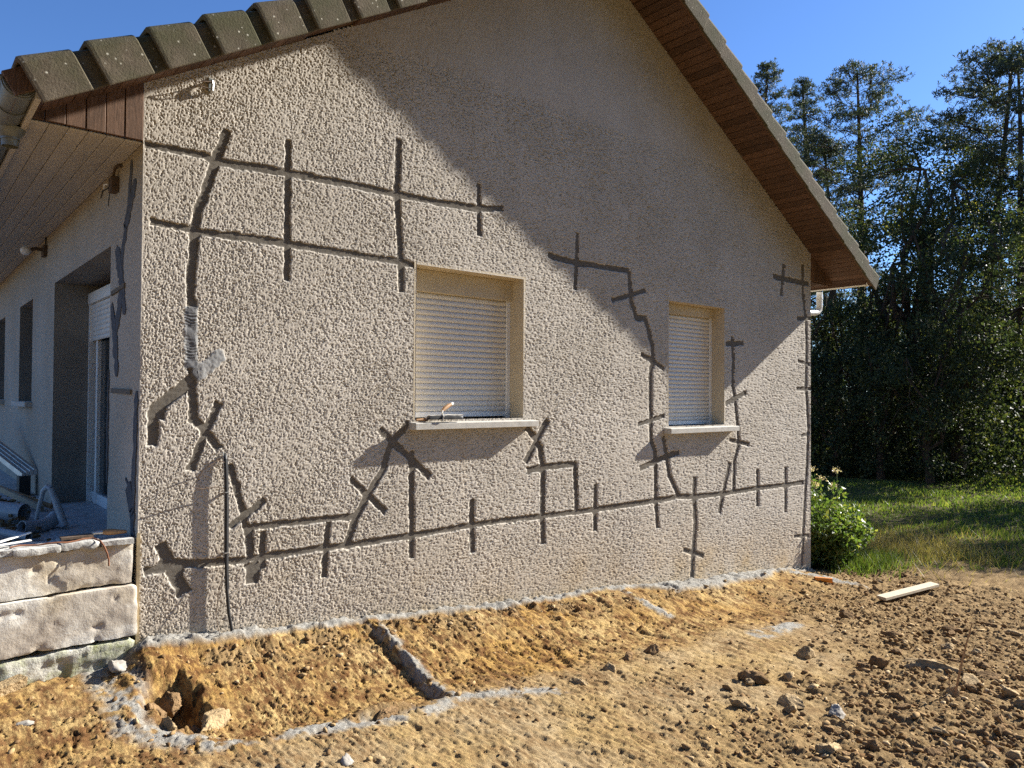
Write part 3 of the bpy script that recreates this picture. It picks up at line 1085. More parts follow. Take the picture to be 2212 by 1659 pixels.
# ---- roof: deck, tile courses, verge tiles, soffits
roof = bpy.data.objects.new('roof', None)
COL.objects.link(roof)
roof.parent = house
roof.matrix_parent_inverse = house.matrix_basis.inverted()
OV = .72
YF = -.50
APX = WL / 2
CS, SN = math.cos(rad(30)), math.sin(rad(30))


def rp(side_, s, n, y):
    """side_ -1 left / +1 right; s = distance up the slope from the eave end, n = height above soffit plane"""
    x0 = -OV if side_ < 0 else WL + OV
    zz = EAVE - SL * OV
    x = x0 + (CS * s if side_ < 0 else -CS * s) + (-SN * n if side_ < 0 else SN * n)
    return (x, y, zz + SN * s + CS * n)


SLEN = (APX + OV) / CS
for sd in (-1, 1):
    S = [[rp(sd, s, n, y) for (s, n) in ((0, .022), (SLEN, .022), (SLEN, .10), (0, .10))] for y in (YF + .02, 11.5)]
    MB().sweep(S).build('roof_deck', MAT['timber_end'], roof)
    mb = MB()
    for i in range(17):
        s0 = i * .347 - .05
        s1 = min(s0 + .40, SLEN)
        S = [[rp(sd, s0, .165, y), rp(sd, s1, .140, y), rp(sd, s1, .12, y), rp(sd, s0, .14, y)] for y in (YF + .20, 11.5)]
        mb.sweep(S)
    mb.build('tile_courses', MAT['tile'], roof)
    # verge tiles
    sec = [(0, -.225), (0, -.045), (.010, -.016), (.034, -.001), (.26, 0), (.26, -.02), (.05, -.024), (.026, -.045), (.022, -.225)]
    T = .347
    S = []
    for s, oy, on, cut in ((0, -.026, .034, -.018), (.02, -.028, .034, -.018), (.262, -.020, .014, .002), (.275, .016, .012, .010), (.405, .016, .0, .03)):
        S.append([(s, YF - .062 + q[0] + (oy if q[0] < .2 else 0), .120 + (q[1] if q[1] > -.2 else q[1] + cut) + on) for q in sec])
    if sd > 0:
        S = [[(s, YF - .084 + q[0] + s * .032, .120 + (q[1] if q[1] > -.2 else q[1] - on + .014) + on) for q in sec] for s, on in ((0, .030), (.02, .030), (.405, .0))]
    for i in range(17):
        S2 = [[rp(sd, .075 + i * T + (0 if i == 0 else 0) + q[0] - (.05 if sd > 0 else .0), q[2], q[1]) for q in R] for R in S]
        if .075 + i * T + .4 > SLEN + .1:
            continue
        o = MB().sweep(S2).build('verge_tile', MAT['tile'], roof)
        bevel(o, .004, 1)
    # rake soffit boards
    so = bpy.data.objects.new('soffit', None)
    COL.objects.link(so)
    so.parent = house
    so.matrix_parent_inverse = house.matrix_basis.inverted()
    bw = .092
    gapped = []
    nb = int(SLEN / bw)
    proto = None
    for i in range(nb):
        s = .01 + i * bw
        xm = rp(sd, s, 0, 0)[0]
        if sd < 0 and 1.02 < xm < 1.40:
            continue
        q = random.Random(i * 2 + sd)
        dn = q.uniform(-.0015, .0015)
        g = .0045
        P = []
        for y in (YF + .035, -.004):
            P.append([rp(sd, s + .001, .012 + dn, y), rp(sd, s + g, .002 + dn, y), rp(sd, s + bw - g, .002 + dn, y), rp(sd, s + bw - .001, .012 + dn, y),
                      rp(sd, s + bw - .001, .018, y), rp(sd, s + .001, .018, y)])
        MB().sweep(P).build('soffit_board', MAT['timber'], so)
    # barge board behind the verge tiles
    S = [[rp(sd, s, n, y) for (y, n) in ((YF + .002, .0), (YF + .034, .0), (YF + .034, .12), (YF + .002, .12))] for s in (.0, SLEN)]
    MB().sweep(S).build('barge_board', MAT['timber_end'], roof)
    # vertical boards closing the eave end, in the plane of the gable
    zb = 1.515
    for i in range(6):
        xa = i * .105 + .002
        xb = min(xa + .101, .62)
        def zt(d):
            return EAVE - SL * d + .012
        if zt(xa) < zb + .01:
            continue
        xe = xb
        if zt(xb) < zb + .004:
            xe = (EAVE + .012 - zb - .004) / SL
        if xe - xa < .02:
            continue
        pts = [(xa, zb), (xe, zb), (xe, zt(xe)), (xa, zt(xa))]
        sx = (lambda d: -d) if sd < 0 else (lambda d: WL + d)
        yo = -.003 if i % 2 == 0 else -.001
        S = [[(sx(p[0]), y, p[1]) for p in pts] for y in (yo, .02)]
        bevel(MB().sweep(S).build('end_board', MAT['timber_end'], so), .003, 1)
    # flat boards under the eave
    for i in range(6):
        xa, xb = i * .10 + .0015, i * .10 + .0985
        sx = (lambda d: -d) if sd < 0 else (lambda d: WL + d)
        x_0, x_1 = sorted((sx(xa), sx(xb)))
        m = MAT['eave_board'] if sd < 0 else MAT['timber']
        bevel(MB().box((x_0, .021, 1.500), (x_1, 11.0, 1.514)).build('eave_board', m, so), .004, 1)
    sx = (lambda d: -d) if sd < 0 else (lambda d: WL + d)
    x_0, x_1 = sorted((sx(.602), sx(.630)))
    MB().box((x_0, YF + .04, 1.475), (x_1, 11.2, 1.60)).build('fascia', MAT['eave_board'] if sd < 0 else MAT['timber_end'], so)

# ---- gutters
def gutter(name, xc, ztop, r, ya, yb, mat, cap=True):
    g = bpy.data.objects.new(name, None)
    COL.objects.link(g)
    g.parent = house
    g.matrix_parent_inverse = house.matrix_basis.inverted()

    def trough(y_0, y_1, rr, nm, th=.0025):
        S = []
        for y in (y_0, y_1):
            o = [(xc + rr * math.cos(a), y, ztop + rr * math.sin(a)) for a in [math.pi + math.pi * k / 16 for k in range(17)]]
            inn_ = [(xc + (rr - th) * math.cos(a), y, ztop + (rr - th) * math.sin(a)) for a in [2 * math.pi - math.pi * k / 16 for k in range(17)]]
            S.append(o + inn_)
        return MB().sweep(S).build(nm, mat, g, True)
    trough(ya, yb, r, 'channel')
    for yy in (ya + .02, ya + .33):
        trough(yy, yy + .035, r + .006, 'joint_sleeve', .005)
    MB().tube([(xc - r - .004, ya, ztop), (xc - r - .004, yb, ztop)], .008, 8).build('bead', mat, g, True)
    if cap:
        S = [[(xc + (r - .004) * math.cos(a), y, ztop + (r - .004) * math.sin(a)) for a in [math.pi + math.pi * k / 16 for k in range(17)]] for y in (ya + .004, ya + .008)]
        MB().sweep(S).build('end_cap', mat, g)
    return g


gl = gutter('gutter', -.695, 1.545, .078, -.47, 11.0, MAT['zinc'])
gl['label'] = 'dull zinc half round gutter with an open outlet'
# outlet spigot under the gutter
mb = MB()
prof = [(.076, 1.478), (.070, 1.44), (.050, 1.385), (.044, 1.37), (.044, 1.285), (.040, 1.285), (.040, 1.37)]
ring = 18
vs, fs = [], []
for (r, z) in prof:
    for k in range(ring):
        a = 2 * math.pi * k / ring
        vs.append((-.672 + r * math.cos(a), .18 + r * math.sin(a) * (1.15 if z > 1.43 else 1), z + .09 * (1.478 - z) / .193))
for i in range(len(prof) - 1):
    for k in range(ring):
        k2 = (k + 1) % ring
        fs.append((i * ring + k, i * ring + k2, (i + 1) * ring + k2, (i + 1) * ring + k))
mb.add(vs, fs).build('outlet', MAT['zinc'], gl, True)
MB().tube([(-.672, .18, 1.412), (-.672, .18, 1.424)], .048, 18).build('outlet_collar', MAT['zinc'], gl, True)
gr_ = gutter('gutter', WL + .712, 1.545, .078, -.46, 11.0, MAT['pvc'])
gr_['label'] = 'white gutter along the far eave'
dp = MB()
dp.tube([(9.16, .32, 1.47), (9.16, .32, 1.25)], .042, 14)
dp.tube([(9.16, .32, 1.25), (9.155, .325, 1.215), (9.13, .33, 1.185), (9.06, .33, 1.165), (8.75, .34, 1.14), (8.40, .35, 1.11)], .042, 14)
dpo = dp.build('downpipe', MAT['pvc'], house, True)
MB().tube([(9.16, .32, 1.37), (9.16, .32, 1.40)], .047, 14).build('downpipe_collar', MAT['pvc'], dpo, True)

# ------------------------------------------------------------------ terrace of stacked blocks
def rough_block(name, lo, hi, mat, parent, res=.018, r=.018, amp=.006, seed=0, chip=.02):
    lo = np.array(lo, float)
    hi = np.array(hi, float)
    V, F = [], []
    n0 = 0
    for ax in range(3):
        u, v = [i for i in range(3) if i != ax]
        nu = max(2, int((hi[u] - lo[u]) / res))
        nv = max(2, int((hi[v] - lo[v]) / res))
        A, B = np.meshgrid(np.linspace(lo[u], hi[u], nu + 1), np.linspace(lo[v], hi[v], nv + 1), indexing='xy')
        for s in (0, 1):
            P = np.zeros(A.shape + (3,))
            P[..., u] = A
            P[..., v] = B
            P[..., ax] = lo[ax] if s == 0 else hi[ax]
            id_ = n0 + np.arange(A.size).reshape(A.shape)
            q = np.stack([id_[:-1, :-1], id_[:-1, 1:], id_[1:, 1:], id_[1:, :-1]], -1).reshape(-1, 4)
            if (s == 0) != (ax == 1):
                q = q[:, ::-1]
            V.append(P.reshape(-1, 3))
            F.append(q)
            n0 += A.size
    V = np.concatenate(V)
    F = np.concatenate(F)
    k = fbm(V[:, 0] * 7 + V[:, 1] * 3.1, V[:, 2] * 9 + V[:, 1] * 5, 3, 100 + seed)
    rr = r * (1 + 1.1 * k)[:, None] + chip * np.clip(k - .25, 0, 1)[:, None] * 2
    inner = np.clip(V, lo + rr, hi - rr)
    d = V - inner
    L = np.linalg.norm(d, axis=1, keepdims=True)
    d = d / np.maximum(L, 1e-9)
    n3 = fbm(V[:, 0] * 22 + V[:, 1] * 9, V[:, 2] * 22 - V[:, 1] * 7, 3, 120 + seed)
    big = fbm(V[:, 0] * 3 + V[:, 1], V[:, 2] * 4, 2, 130 + seed)
    pit = sst(.45, .62, fbm(V[:, 0] * 13 + V[:, 1] * 4, V[:, 2] * 13, 2, 140 + seed))
    V2 = inner + d * rr + d * (amp * n3 + 1.6 * amp * big - .008 * pit)[:, None]
    me = np_mesh(name, V2, F, 4, True)
    return link(name, me, mat, parent)


terr = empty('terrace', (-1.2, 4.0, -1.75), 'raised terrace edge of three rough pale block courses beside the wall corner', 'terrace')
rough_block('block', (-2.6, -.010, -1.232), (-.028, .22, -.985), MAT['block'], terr, .014, .008, .004, 1, .028)
rough_block('block', (-2.6, -.035, -1.548), (-.004, .22, -1.240), MAT['block'], terr, .014, .009, .004, 2, .036)
rough_block('block', (-2.6, -.03, -1.95), (-.022, .24, -1.572), MAT['block_moss'], terr, .016, .018, .012, 3, .03)
# broken paving crust along the top
xe = -.028
rr = random.Random(4)
k = 0
while xe > -2.6:
    w = rr.uniform(.14, .30)
    rough_block('paving_piece', (max(xe - w, -2.6), -.034 + rr.uniform(-.008, .008), -.986 + rr.uniform(-.002, .003)),
                (xe, .20, -.945 + rr.uniform(-.008, .004)), MAT['concrete'], terr, .012, .006, .006, 20 + k, .035)
    xe -= w + rr.uniform(.002, .012)
    k += 1
MB().box((-2.6, .221, -1.80), (-.001, 11.0, -1.13)).build('paving', MAT['slab'], terr)

# debris heaped on the terrace
def thing(name, mb, mat, label, cat, group=None, smooth=False, kind=None):
    return tag(mb.build(name, mat, None, smooth), label, cat, group, kind)


def pipe_mesh(pts, r, th=.004, n=18):
    """open ended pipe"""
    mb = MB()
    pts = [Vector(p) for p in pts]
    mb.tube(pts, r, n, False)
    m0 = len(mb.v)
    mb.tube(pts, r - th, n, False)
    nf = len(pts)
    for e in (0, nf - 1):
        for k in range(n):
            k2 = (k + 1) % n
            mb.f.append((e * n + k, e * n + k2, m0 + e * n + k2, m0 + e * n + k))
    return mb


thing('drain_pipe', pipe_mesh([(-.88, 2.75, -.99), (-.50, 2.35, -1.03), (-.36, 2.2, -1.045), (-.335, 2.175, -1.046)], .075), MAT['pipe'],
      'thick grey drain pipe lying on the terrace, open end towards the door', 'pipe', None, True)
thing('pipe_elbow', pipe_mesh([(-.42, 1.60, -1.075), (-.38, 1.62, -1.083), (-.30, 1.66, -1.088), (-.22, 1.72, -1.075), (-.17, 1.78, -1.04)], .052), MAT['pipe'],
      'curved grey pipe elbow on the terrace floor', 'pipe', None, True)
mb = MB().tube([(-.135, 1.62, -1.10), (-.19, 1.70, -.90), (-.215, 1.74, -.815)], [.030, .026, .024], 12)
mb.tube([(-.215, 1.74, -.815), (-.235, 1.76, -.80), (-.26, 1.78, -.83), (-.29, 1.82, -1.0), (-.30, 1.85, -1.12)], [.024, .022, .018, .014, .014], 10)
thing('bent_handle', mb, MAT['pipe'], 'bent grey tube standing upright among the debris by the door', 'tube', None, True)
thing('thin_pipe', pipe_mesh([(-.80, 1.75, -1.04), (-.55, 1.42, -1.07), (-.42, 1.22, -1.09)], .028, .003), MAT['pipe'],
      'thin grey pipe lying nearest the terrace edge', 'pipe', None, True)
# bundle of metal rails
bun = empty('rail_bundle', (-.2, 4.6, -1.1), 'bundle of pale metal rails leaning down against the side wall', 'rails')
for i in range(4):
    o = Vector((i * .035, .0, .012 * i))
    a = Vector((-.62, 5.6, -.40)) + o
    b = Vector((-.09 - .035, 4.05, -.92)) + o
    d = (b - a)
    MB().obox((a + b) / 2, d, Vector((.030, 0, 0)), Vector((0, .02, .055))).build('rail', MAT['metal'], bun)
MB().obox((-.115, 4.12, -1.02), (.10, 0, 0), (0, .2, 0), (0, 0, .20)).build('support_block', MAT['black'], bun)
thing('wooden_batten', MB().obox((-.40, 3.25, -.95), Vector((.52, -1.1, -.28)), Vector((.03, .02, 0)), Vector((0, 0, .05))), MAT['wood'],
      'pale wooden batten slanting across the debris heap', 'batten')
thing('wooden_stake', MB().obox((-.22, 3.0, -1.02), Vector((.30, -.62, -.12)), Vector((.022, .012, 0)), Vector((0, 0, .035))), MAT['handle'],
      'short brown wooden stake beside the longer batten', 'stake')
mb = MB()
rr = random.Random(9)
for i in range(260):
    x, y = rr.uniform(-1.2, -.05), rr.uniform(.5, 4.2)
    if x > -.26 and .8 < y < 3.3:
        x -= .3
    hgt = .10 * math.exp(-((y - 2.6) / 1.0) ** 2) * rr.random() + .02 * rr.random()
    L = rr.uniform(.02, .09)
    a = rr.uniform(0, 6.28)
    mb.obox((x, y, -1.125 + hgt), (L * math.cos(a), L * math.sin(a), rr.uniform(-.02, .02)), (-.02 * math.sin(a), .02 * math.cos(a), 0), (0, 0, rr.uniform(.008, .03)))
thing('rubble', mb, MAT['clod'], 'dark rubble and scraps heaped on the terrace', 'rubble', None, False, 'stuff')
for i, (c, d, lb) in enumerate((((-.70, .05, -.925), (.30, .06, .012), 'long white plastic strip at the terrace edge, in the sun'),
                                ((-.66, .10, -.905), (.24, .16, .03), 'short white plastic strip crossing the longer strip'))):
    thing('plastic_strip', MB().obox(c, Vector(d), Vector((-.006, .03, 0)), Vector((0, 0, .006))), MAT['pvc'], lb, 'strip')
# trowel lying on the edge
tr = empty('trowel', (-.19, .05, -.94), 'hand tool with worn wooden handle lying on the terrace edge by the corner', 'trowel')
pts = []
rs = []
for i in range(11):
    t_ = i / 10
    pts.append((-.185 + .135 * t_, .06, -.912 - .012 * t_))
    rs.append(.0125 + .0055 * math.sin(t_ * math.pi * 1.0) + .003 * math.sin(t_ * 6))
rs[-1] = .008
MB().tube(pts, rs, 12).build('handle', MAT['handle'], tr, True)
MB().tube([(-.24, .06, -.912), (-.185, .06, -.912)], [.010, .014], 10).build('ferrule', MAT['metal'], tr, True)
MB().obox((-.32, .065, -.925), (.17, .01, 0), (0, .07, 0), (0, 0, .014)).build('blade', MAT['rust'], tr)
pts = [(-.66 + .046 * i, .0 + .018 * math.sin(i * .9), -.936 + .004 * math.sin(i * 1.7)) for i in range(10)]
pts += [(-.215, -.045, -.945), (-.195, -.054, -.98), (-.180, -.056, -1.02), (-.170, -.050, -1.06), (-.168, -.048, -1.10)]
thing('brown_cord', MB().tube(pts, .005, 8), MAT['cord'], 'thin brown cord trailing over the terrace edge', 'cord', None, True)
thing('broken_brick', MB().obox((-.66, -.10, gz(-.66, -.10) + .03), (.13, .05, .02), (-.03, .09, .0), (0, -.02, .055)), MAT['stone'],
      'broken piece of block leaning at the foot of the terrace', 'brick')

# ------------------------------------------------------------------ fixtures on the walls
cb = empty('wall_cable', (.55, -.02, -1.68), 'black cable with thin wires hanging down the gable near the corner', 'cable')
pts = [(.522, -.022, -.50), (.526, -.028, -.62), (.530, -.030, -.80), (.532, -.030, -1.0), (.532, -.032, -1.2), (.538, -.034, -1.36), (.552, -.036, -1.52), (.585, -.035, -1.69)]
MB().tube(pts, .0105, 10).build('sheath', MAT['black'], cb, True)
pts2 = [(p[0] - .013, p[1] + .004, p[2] + .05) for p in pts[:5]]
MB().tube(pts2, .0030, 6).build('wire', MAT['metal'], cb, True)
pts3 = [(p[0] + .012, p[1] + .003, p[2]) for p in pts[:-2]]
MB().tube(pts3, .0052, 6).build('wire', MAT['black'], cb, True)
MB().tube([(.523, -.001, -.47), (.523, -.014, -.475), (.522, -.022, -.50)], .012, 10).build('gland', MAT['black'], cb, True)
MB().tube([(.520, -.025, -.52), (.46, -.055, -.50), (.36, -.075, -.56), (.30, -.07, -.66), (.36, -.05, -.68), (.45, -.04, -.675), (.515, -.03, -.69)], .0030, 6).build('loop_wire', MAT['rust'], cb, True)
MB().tube([(.518, -.03, -1.15), (.505, -.05, -1.26), (.47, -.07, -1.38), (.455, -.08, -1.5), (.47, -.08, -1.6), (.49, -.075, -1.66)], .0024, 6).build('loose_wire', MAT['rust'], cb, True)
for zz in (-.72, -1.12):
    MB().box((.518, -.044, zz), (.546, -.001, zz + .006)).build('clip', MAT['metal'], cb)

hk = empty('wall_hook', (.404, 0, 1.96), 'small grey metal bracket fixed high on the gable under the verge', 'bracket')
MB().tube([(.404, -.001, 2.0), (.404, -.028, 1.995), (.406, -.036, 1.97), (.404, -.03, 1.935), (.404, -.012, 1.93)], .010, 8).build('hook', MAT['metal'], hk, True)
MB().box((.39, -.008, 1.93), (.418, -.0005, 2.02)).build('plate', MAT['zinc'], hk)
MB().tube([(.404, -.03, 1.99), (.36, -.05, 1.975), (.30, -.055, 1.955), (.33, -.05, 1.935), (.40, -.03, 1.94)], .0030, 6).build('wire', MAT['rust'], hk, True)

lp = empty('wall_lamp', (-.02, 3.74, 1.36), 'bare round bulb on an arm high on the shaded side wall', 'lamp')
MB().box((-.035, 3.66, 1.31), (-.001, 3.80, 1.42)).build('back_plate', MAT['rust'], lp)
MB().tube([(-.03, 3.73, 1.38), (-.09, 3.74, 1.385), (-.13, 3.745, 1.37)], .018, 8).build('arm', MAT['rust'], lp, True)
vs, fs = [], []
bmx = bmesh.new()
bmesh.ops.create_uvsphere(bmx, u_segments=14, v_segments=10, radius=.046)
for v in bmx.verts:
    v.co += Vector((-.175, 3.75, 1.355))
mex = bpy.data.meshes.new('bulb')
bmx.to_mesh(mex)
bmx.free()
for p in mex.polygons:
    p.use_smooth = True
link('bulb', mex, MAT['pvc'], lp)
MB().tube([(-.012, 3.70, 1.42), (-.014, 3.68, 1.46), (-.012, 3.69, 1.499)], .008, 6).build('cable', MAT['black'], lp, True)

jb = empty('wall_wiring', (-.02, .70, 1.38), 'small box with loose wires under the eave by the corner', 'wiring')
bevel(MB().box((-.05, .62, 1.325), (-.001, .72, 1.43)).build('box', MAT['rust'], jb), .006)
MB().tube([(-.03, .66, 1.43), (-.03, .64, 1.46), (-.028, .62, 1.485), (-.018, .56, 1.492), (-.01, .53, 1.475)], .009, 8).build('conduit', MAT['rust'], jb, True)
MB().tube([(-.05, .70, 1.36), (-.075, .76, 1.345), (-.08, .79, 1.30)], .005, 6).build('wire', MAT['black'], jb, True)
MB().tube([(-.04, .72, 1.33), (-.045, .72, 1.27), (-.05, .70, 1.235)], .003, 6).build('wire', MAT['black'], jb, True)
MB().tube([(-.05, .73, 1.39), (-.06, .80, 1.40), (-.055, .81, 1.37)], .005, 6).build('wire', MAT['pvc'], jb, True)

# tool left on the sill
tl = empty('scraper', (2.2, -.05, -.27), 'black mortar scraper with wooden handle left lying on the wider sill', 'tool')
o = rough_block('blade', (2.085, -.105, -.262), (2.43, -.045, -.228), MAT['black'], tl, .012, .010, .003, 60, .004)
rough_block('mortar_crust', (2.10, -.095, -.231), (2.425, -.05, -.222), MAT['sill'], tl, .010, .004, .004, 61, .004)
MB().tube([(2.215, -.10, -.272), (2.218, -.11, -.235), (2.225, -.08, -.205), (2.25, -.05, -.185)], .006, 8).build('shank', MAT['metal'], tl, True)
MB().tube([(2.245, -.052, -.190), (2.275, -.04, -.172), (2.32, -.03, -.150), (2.352, -.025, -.138)], [.010, .0165, .0165, .012], 10).build('handle', MAT['handle'], tl, True)
MB().tube([(2.352, -.025, -.138), (2.372, -.022, -.130)], [.013, .011], 10).build('end_cap', MAT['pvc'], tl, True)
tp = empty('chisel', (2.05, -.04, -.26), 'short cold chisel lying at the near end of the wider sill', 'tool')
MB().tube([(1.985, -.07, -.262), (2.06, -.075, -.258)], [.010, .012], 8).build('shaft', MAT['handle'], tp, True)
MB().tube([(2.06, -.075, -.258), (2.082, -.076, -.256)], [.018, .018], 10).build('head', MAT['rust'], tp, True)

# ------------------------------------------------------------------ things on the ground
pa, pb = Vector((7.55, -1.24, 0)), Vector((8.95, -1.30, 0))
pa.z = gz(7.55, -1.24) + .06
pb.z = gz(8.95, -1.30) + .07
pd = pb - pa
pw = Vector((-pd.y, pd.x, 0)).normalized()
bevel(thing('wooden_plank', MB().obox((pa + pb) / 2, pd, pw * .11 + Vector((0, 0, .008)), Vector((0, 0, .035))), MAT['wood'],
            'pale wooden plank lying on the bare earth beyond the house corner', 'plank'), .004)
g0 = gz(7.6, -.42)
thing('orange_pipe', pipe_mesh([(7.60, -.42, gz(7.6, -.42) + .0), (7.66, -.48, gz(7.66, -.48) + .03), (7.74, -.57, gz(7.74, -.57) + .055)], .030, .004, 14), MAT['orange'],
      'short end of orange pipe poking out of the earth by the wall', 'pipe', None, True)
g0 = gz(4.63, -3.0)
mb = MB().tube([(4.63, -3.0, g0 - .03), (4.655, -3.03, g0 + .18), (4.69, -3.06, g0 + .37), (4.715, -3.09, g0 + .52)], [.008, .0075, .006, .004], 6)
mb.tube([(4.632, -3.0, g0 + .02), (4.60, -2.98, g0 + .06), (4.618, -2.97, g0 + .15)], [.004, .004, .003], 5)
thing('dry_stick', mb, MAT['straw'], 'thin dry stick standing upright in the brown soil', 'stick', None, True)

_ico = {}


def ico(sub):
    if sub not in _ico:
        bm = bmesh.new()
        bmesh.ops.create_icosphere(bm, subdivisions=sub, radius=1.0)
        V = np.array([v.co[:] for v in bm.verts])
        F = np.array([[v.index for v in f.verts] for f in bm.faces])
        bm.free()
        _ico[sub] = (V, F)
    return _ico[sub]


def rock_verts(V, seed, sx, sy, sz, rz):
    q = np.random.default_rng(seed)
    P = V.copy()
    for _ in range(11):                                  # planar cuts give facets
        n = q.standard_normal(3)
        n /= np.linalg.norm(n)
        d = q.uniform(.38, .80)
        h = P @ n - d
        P = P - np.clip(h, 0, None)[:, None] * n
    k = 1 + .16 * fbm(V[:, 0] * 2.5 + V[:, 2] * 1.7 + seed, V[:, 1] * 2.5 + V[:, 2], 3, seed % 997)
    if len(V) < 20:
        k = q.uniform(.65, 1.25, len(V))
    else:
        k = k * (1 + .22 * fbm(V[:, 0] * 5 + V[:, 2] * 4, V[:, 1] * 5 + V[:, 2] * 3, 4, seed % 991, .65))
    P = P * k[:, None] * np.array([sx, sy, sz]) * 1.25
    c, s = math.cos(rz), math.sin(rz)
    return np.stack([P[:, 0] * c - P[:, 1] * s, P[:, 0] * s + P[:, 1] * c, P[:, 2]], -1)


def rock(name, x, y, sx, sy, sz, seed, mat, label, cat, group=None, dz=0.0):
    V, F = ico(4 if sx > .05 else 3)
    P = rock_verts(V, seed, sx, sy, sz, seed * 1.3)
    P = P + np.array([x, y, gz(x, y) + sz * .18 + dz])
    o = link(name, np_mesh(name, P, F, 3, False), mat)
    return tag(o, label, cat, group)


R_ = [
 (4.84, -2.37, .075, .06, .10, 'clod', 'tall brown clod standing on end in the open earth', 'clod'),
 (4.70, -2.34, .07, .05, .045, 'clod', 'low reddish clod at the foot of the tall one', 'clod'),
 (5.20, -2.62, .22, .12, .07, 'stone', 'largest flat earth slab beside the dry stick', 'clod'),
 (3.47, -2.71, .062, .05, .055, 'grey_stone', 'grey angular stone alone on the pale earth', 'stone'),
 (3.28, -2.50, .04, .035, .045, 'stone', 'small pale stone just behind the grey angular stone', 'stone'),
 (3.48, -1.21, .055, .045, .06, 'clod', 'dark clod casting a long shadow at the foot of the bank', 'clod'),
 (2.87, -1.30, .06, .055, .06, 'stone', 'yellow clod below the scraped bank', 'clod'),
 (2.46, -1.41, .06, .035, .035, 'stone', 'low broken clod at the end of the cement line', 'clod'),
 (3.22, -1.20, .045, .035, .04, 'clod', 'small dark clod between the yellow one and the long shadow', 'clod'),
 (.59, -1.63, .045, .03, .018, 'grey_stone', 'small white pebble at the bottom edge of the picture', 'pebble'),
 (-.63, -.54, .05, .022, .012, 'grey_stone', 'white flat chip on the orange clay below the terrace', 'stone'),
 (-.03, -.52, .12, .09, .10, 'clod', 'rounded clod at the upper rim of the corner hole', 'rock'),
 (.11, -.62, .11, .10, .10, 'clod', 'rough brown lump in the middle of the corner hole', 'rock'),
 (.20, -.80, .09, .07, .06, 'stone', 'paler chunk at the lower rim of the corner hole', 'rock'),
 (.06, -.42, .07, .07, .06, 'clod', 'dark clod jammed under the wall side of the corner hole', 'rock'),
 (-.02, -.78, .06, .05, .06, 'stone', 'yellow rock deep at the bottom of the corner hole', 'rock'),
 (-.13, -.12, .09, .06, .035, 'grey_stone', 'pale broken slab piece between terrace and corner', 'stone'),
 (6.30, -1.44, .07, .05, .06, 'clod', 'dark clod in front of the wooden plank', 'clod'),
 (1.10, -1.17, .14, .035, .035, 'clod', 'dark crust of clay curling above the cement line', 'crust'),
]
for i, (x, y, sx, sy, sz, m, lb, ct) in enumerate(R_):
    if 'hole' in lb:
        V, F = ico(4)
        P = rock_verts(V, 200 + i, sx, sy, sz, i) + np.array([x, y, gz(x, y) + sz * .25])
        tag(link(ct, np_mesh(ct, P, F, 3, False), MAT[m]), lb, ct)
    else:
        rock(ct, x, y, sx, sy, sz, 200 + i, MAT[m], lb, ct)
spots = [(3.75, -3.02), (3.17, -3.08), (2.91, -2.95), (3.74, -3.34), (4.04, -3.35), (6.14, -2.88), (4.39, -3.12), (3.77, -3.50), (4.86, -3.05), (3.93, -2.12),
         (3.53, -2.06), (3.10, -2.27), (4.57, -1.92)]
rr = random.Random(21)
while len(spots) < 64:
    x, y = rr.uniform(2.6, 7.6), rr.uniform(-3.6, -1.9)
    if .30 * (x - 3.9) + .55 * (-y - 2.05) + rr.uniform(-.35, .35) > .1:
        spots.append((x, y))
for i, (x, y) in enumerate(spots):
    s = rr.uniform(.028, .07)
    rock('clod', x, y, s * rr.uniform(.9, 1.6), s * rr.uniform(.7, 1.1), s * rr.uniform(.5, .95), 300 + i, MAT['clod' if rr.random() < .6 else 'stone'],
         'fist sized clod scattered on the brown earth in front of the bank', 'clod', 'clods scattered over the brown earth')

# crumbs: uncountable small lumps
V, F = ico(1)
N = 9500
cx = rng.uniform(-1.0, 9.5, N * 4)
cy = rng.uniform(-3.95, -.12, N * 4)
zz, c_cem, c_br, c_org, c_gr = ground(cx, cy)
pr = .06 + .94 * c_br + .12 * c_cem + .10 * c_org
pr = pr * np.clip(1.25 - .10 * cx, .3, 1)
kp = np.where(rng.random(N * 4) < pr)[0][:N]
VV2, FF2 = [], []
for j, i in enumerate(kp):
    s = .004 + .020 * rng.random() ** 3.4 + .006 * c_br[i]
    P = rock_verts(V, 1000 + j % 40, s * rng.uniform(.8, 1.7), s * rng.uniform(.7, 1.1), s * rng.uniform(.5, .9), rng.uniform(0, 6.28))
    VV2.append(P + np.array([cx[i], cy[i], zz[i] + s * .2]))
    FF2.append(F + j * len(V))
tag(link('soil_crumbs', np_mesh('soil_crumbs', np.concatenate(VV2), np.concatenate(FF2), 3, False), MAT['crumb']),
    'small crumbs of soil strewn over the dug earth', 'crumbs', None, 'stuff')

# ------------------------------------------------------------------ vegetation
def leaf_quads(C, size, q, aspect=.6, up=0.0, fold=.15):
    """leaf-shaped quads around centres C (n,3)"""
    n = len(C)
    d = q.standard_normal((n, 3))
    d[:, 2] += up
    d /= np.linalg.norm(d, axis=1, keepdims=True)
    e = q.standard_normal((n, 3))
    e -= d * (e * d).sum(1, keepdims=True)
    e /= np.linalg.norm(e, axis=1, keepdims=True)
    nn = np.cross(d, e)
    s = (size * q.uniform(.6, 1.35, n))[:, None]
    w = s * aspect * .5
    P = np.stack([C - d * s * .5, C + e * w + nn * s * fold, C + d * s * .5, C - e * w + nn * s * fold], 1)
    return P


def quads_mesh(name, P):
    n = len(P)
    return np_mesh(name, P.reshape(-1, 3), np.arange(4 * n).reshape(n, 4), 4, False)


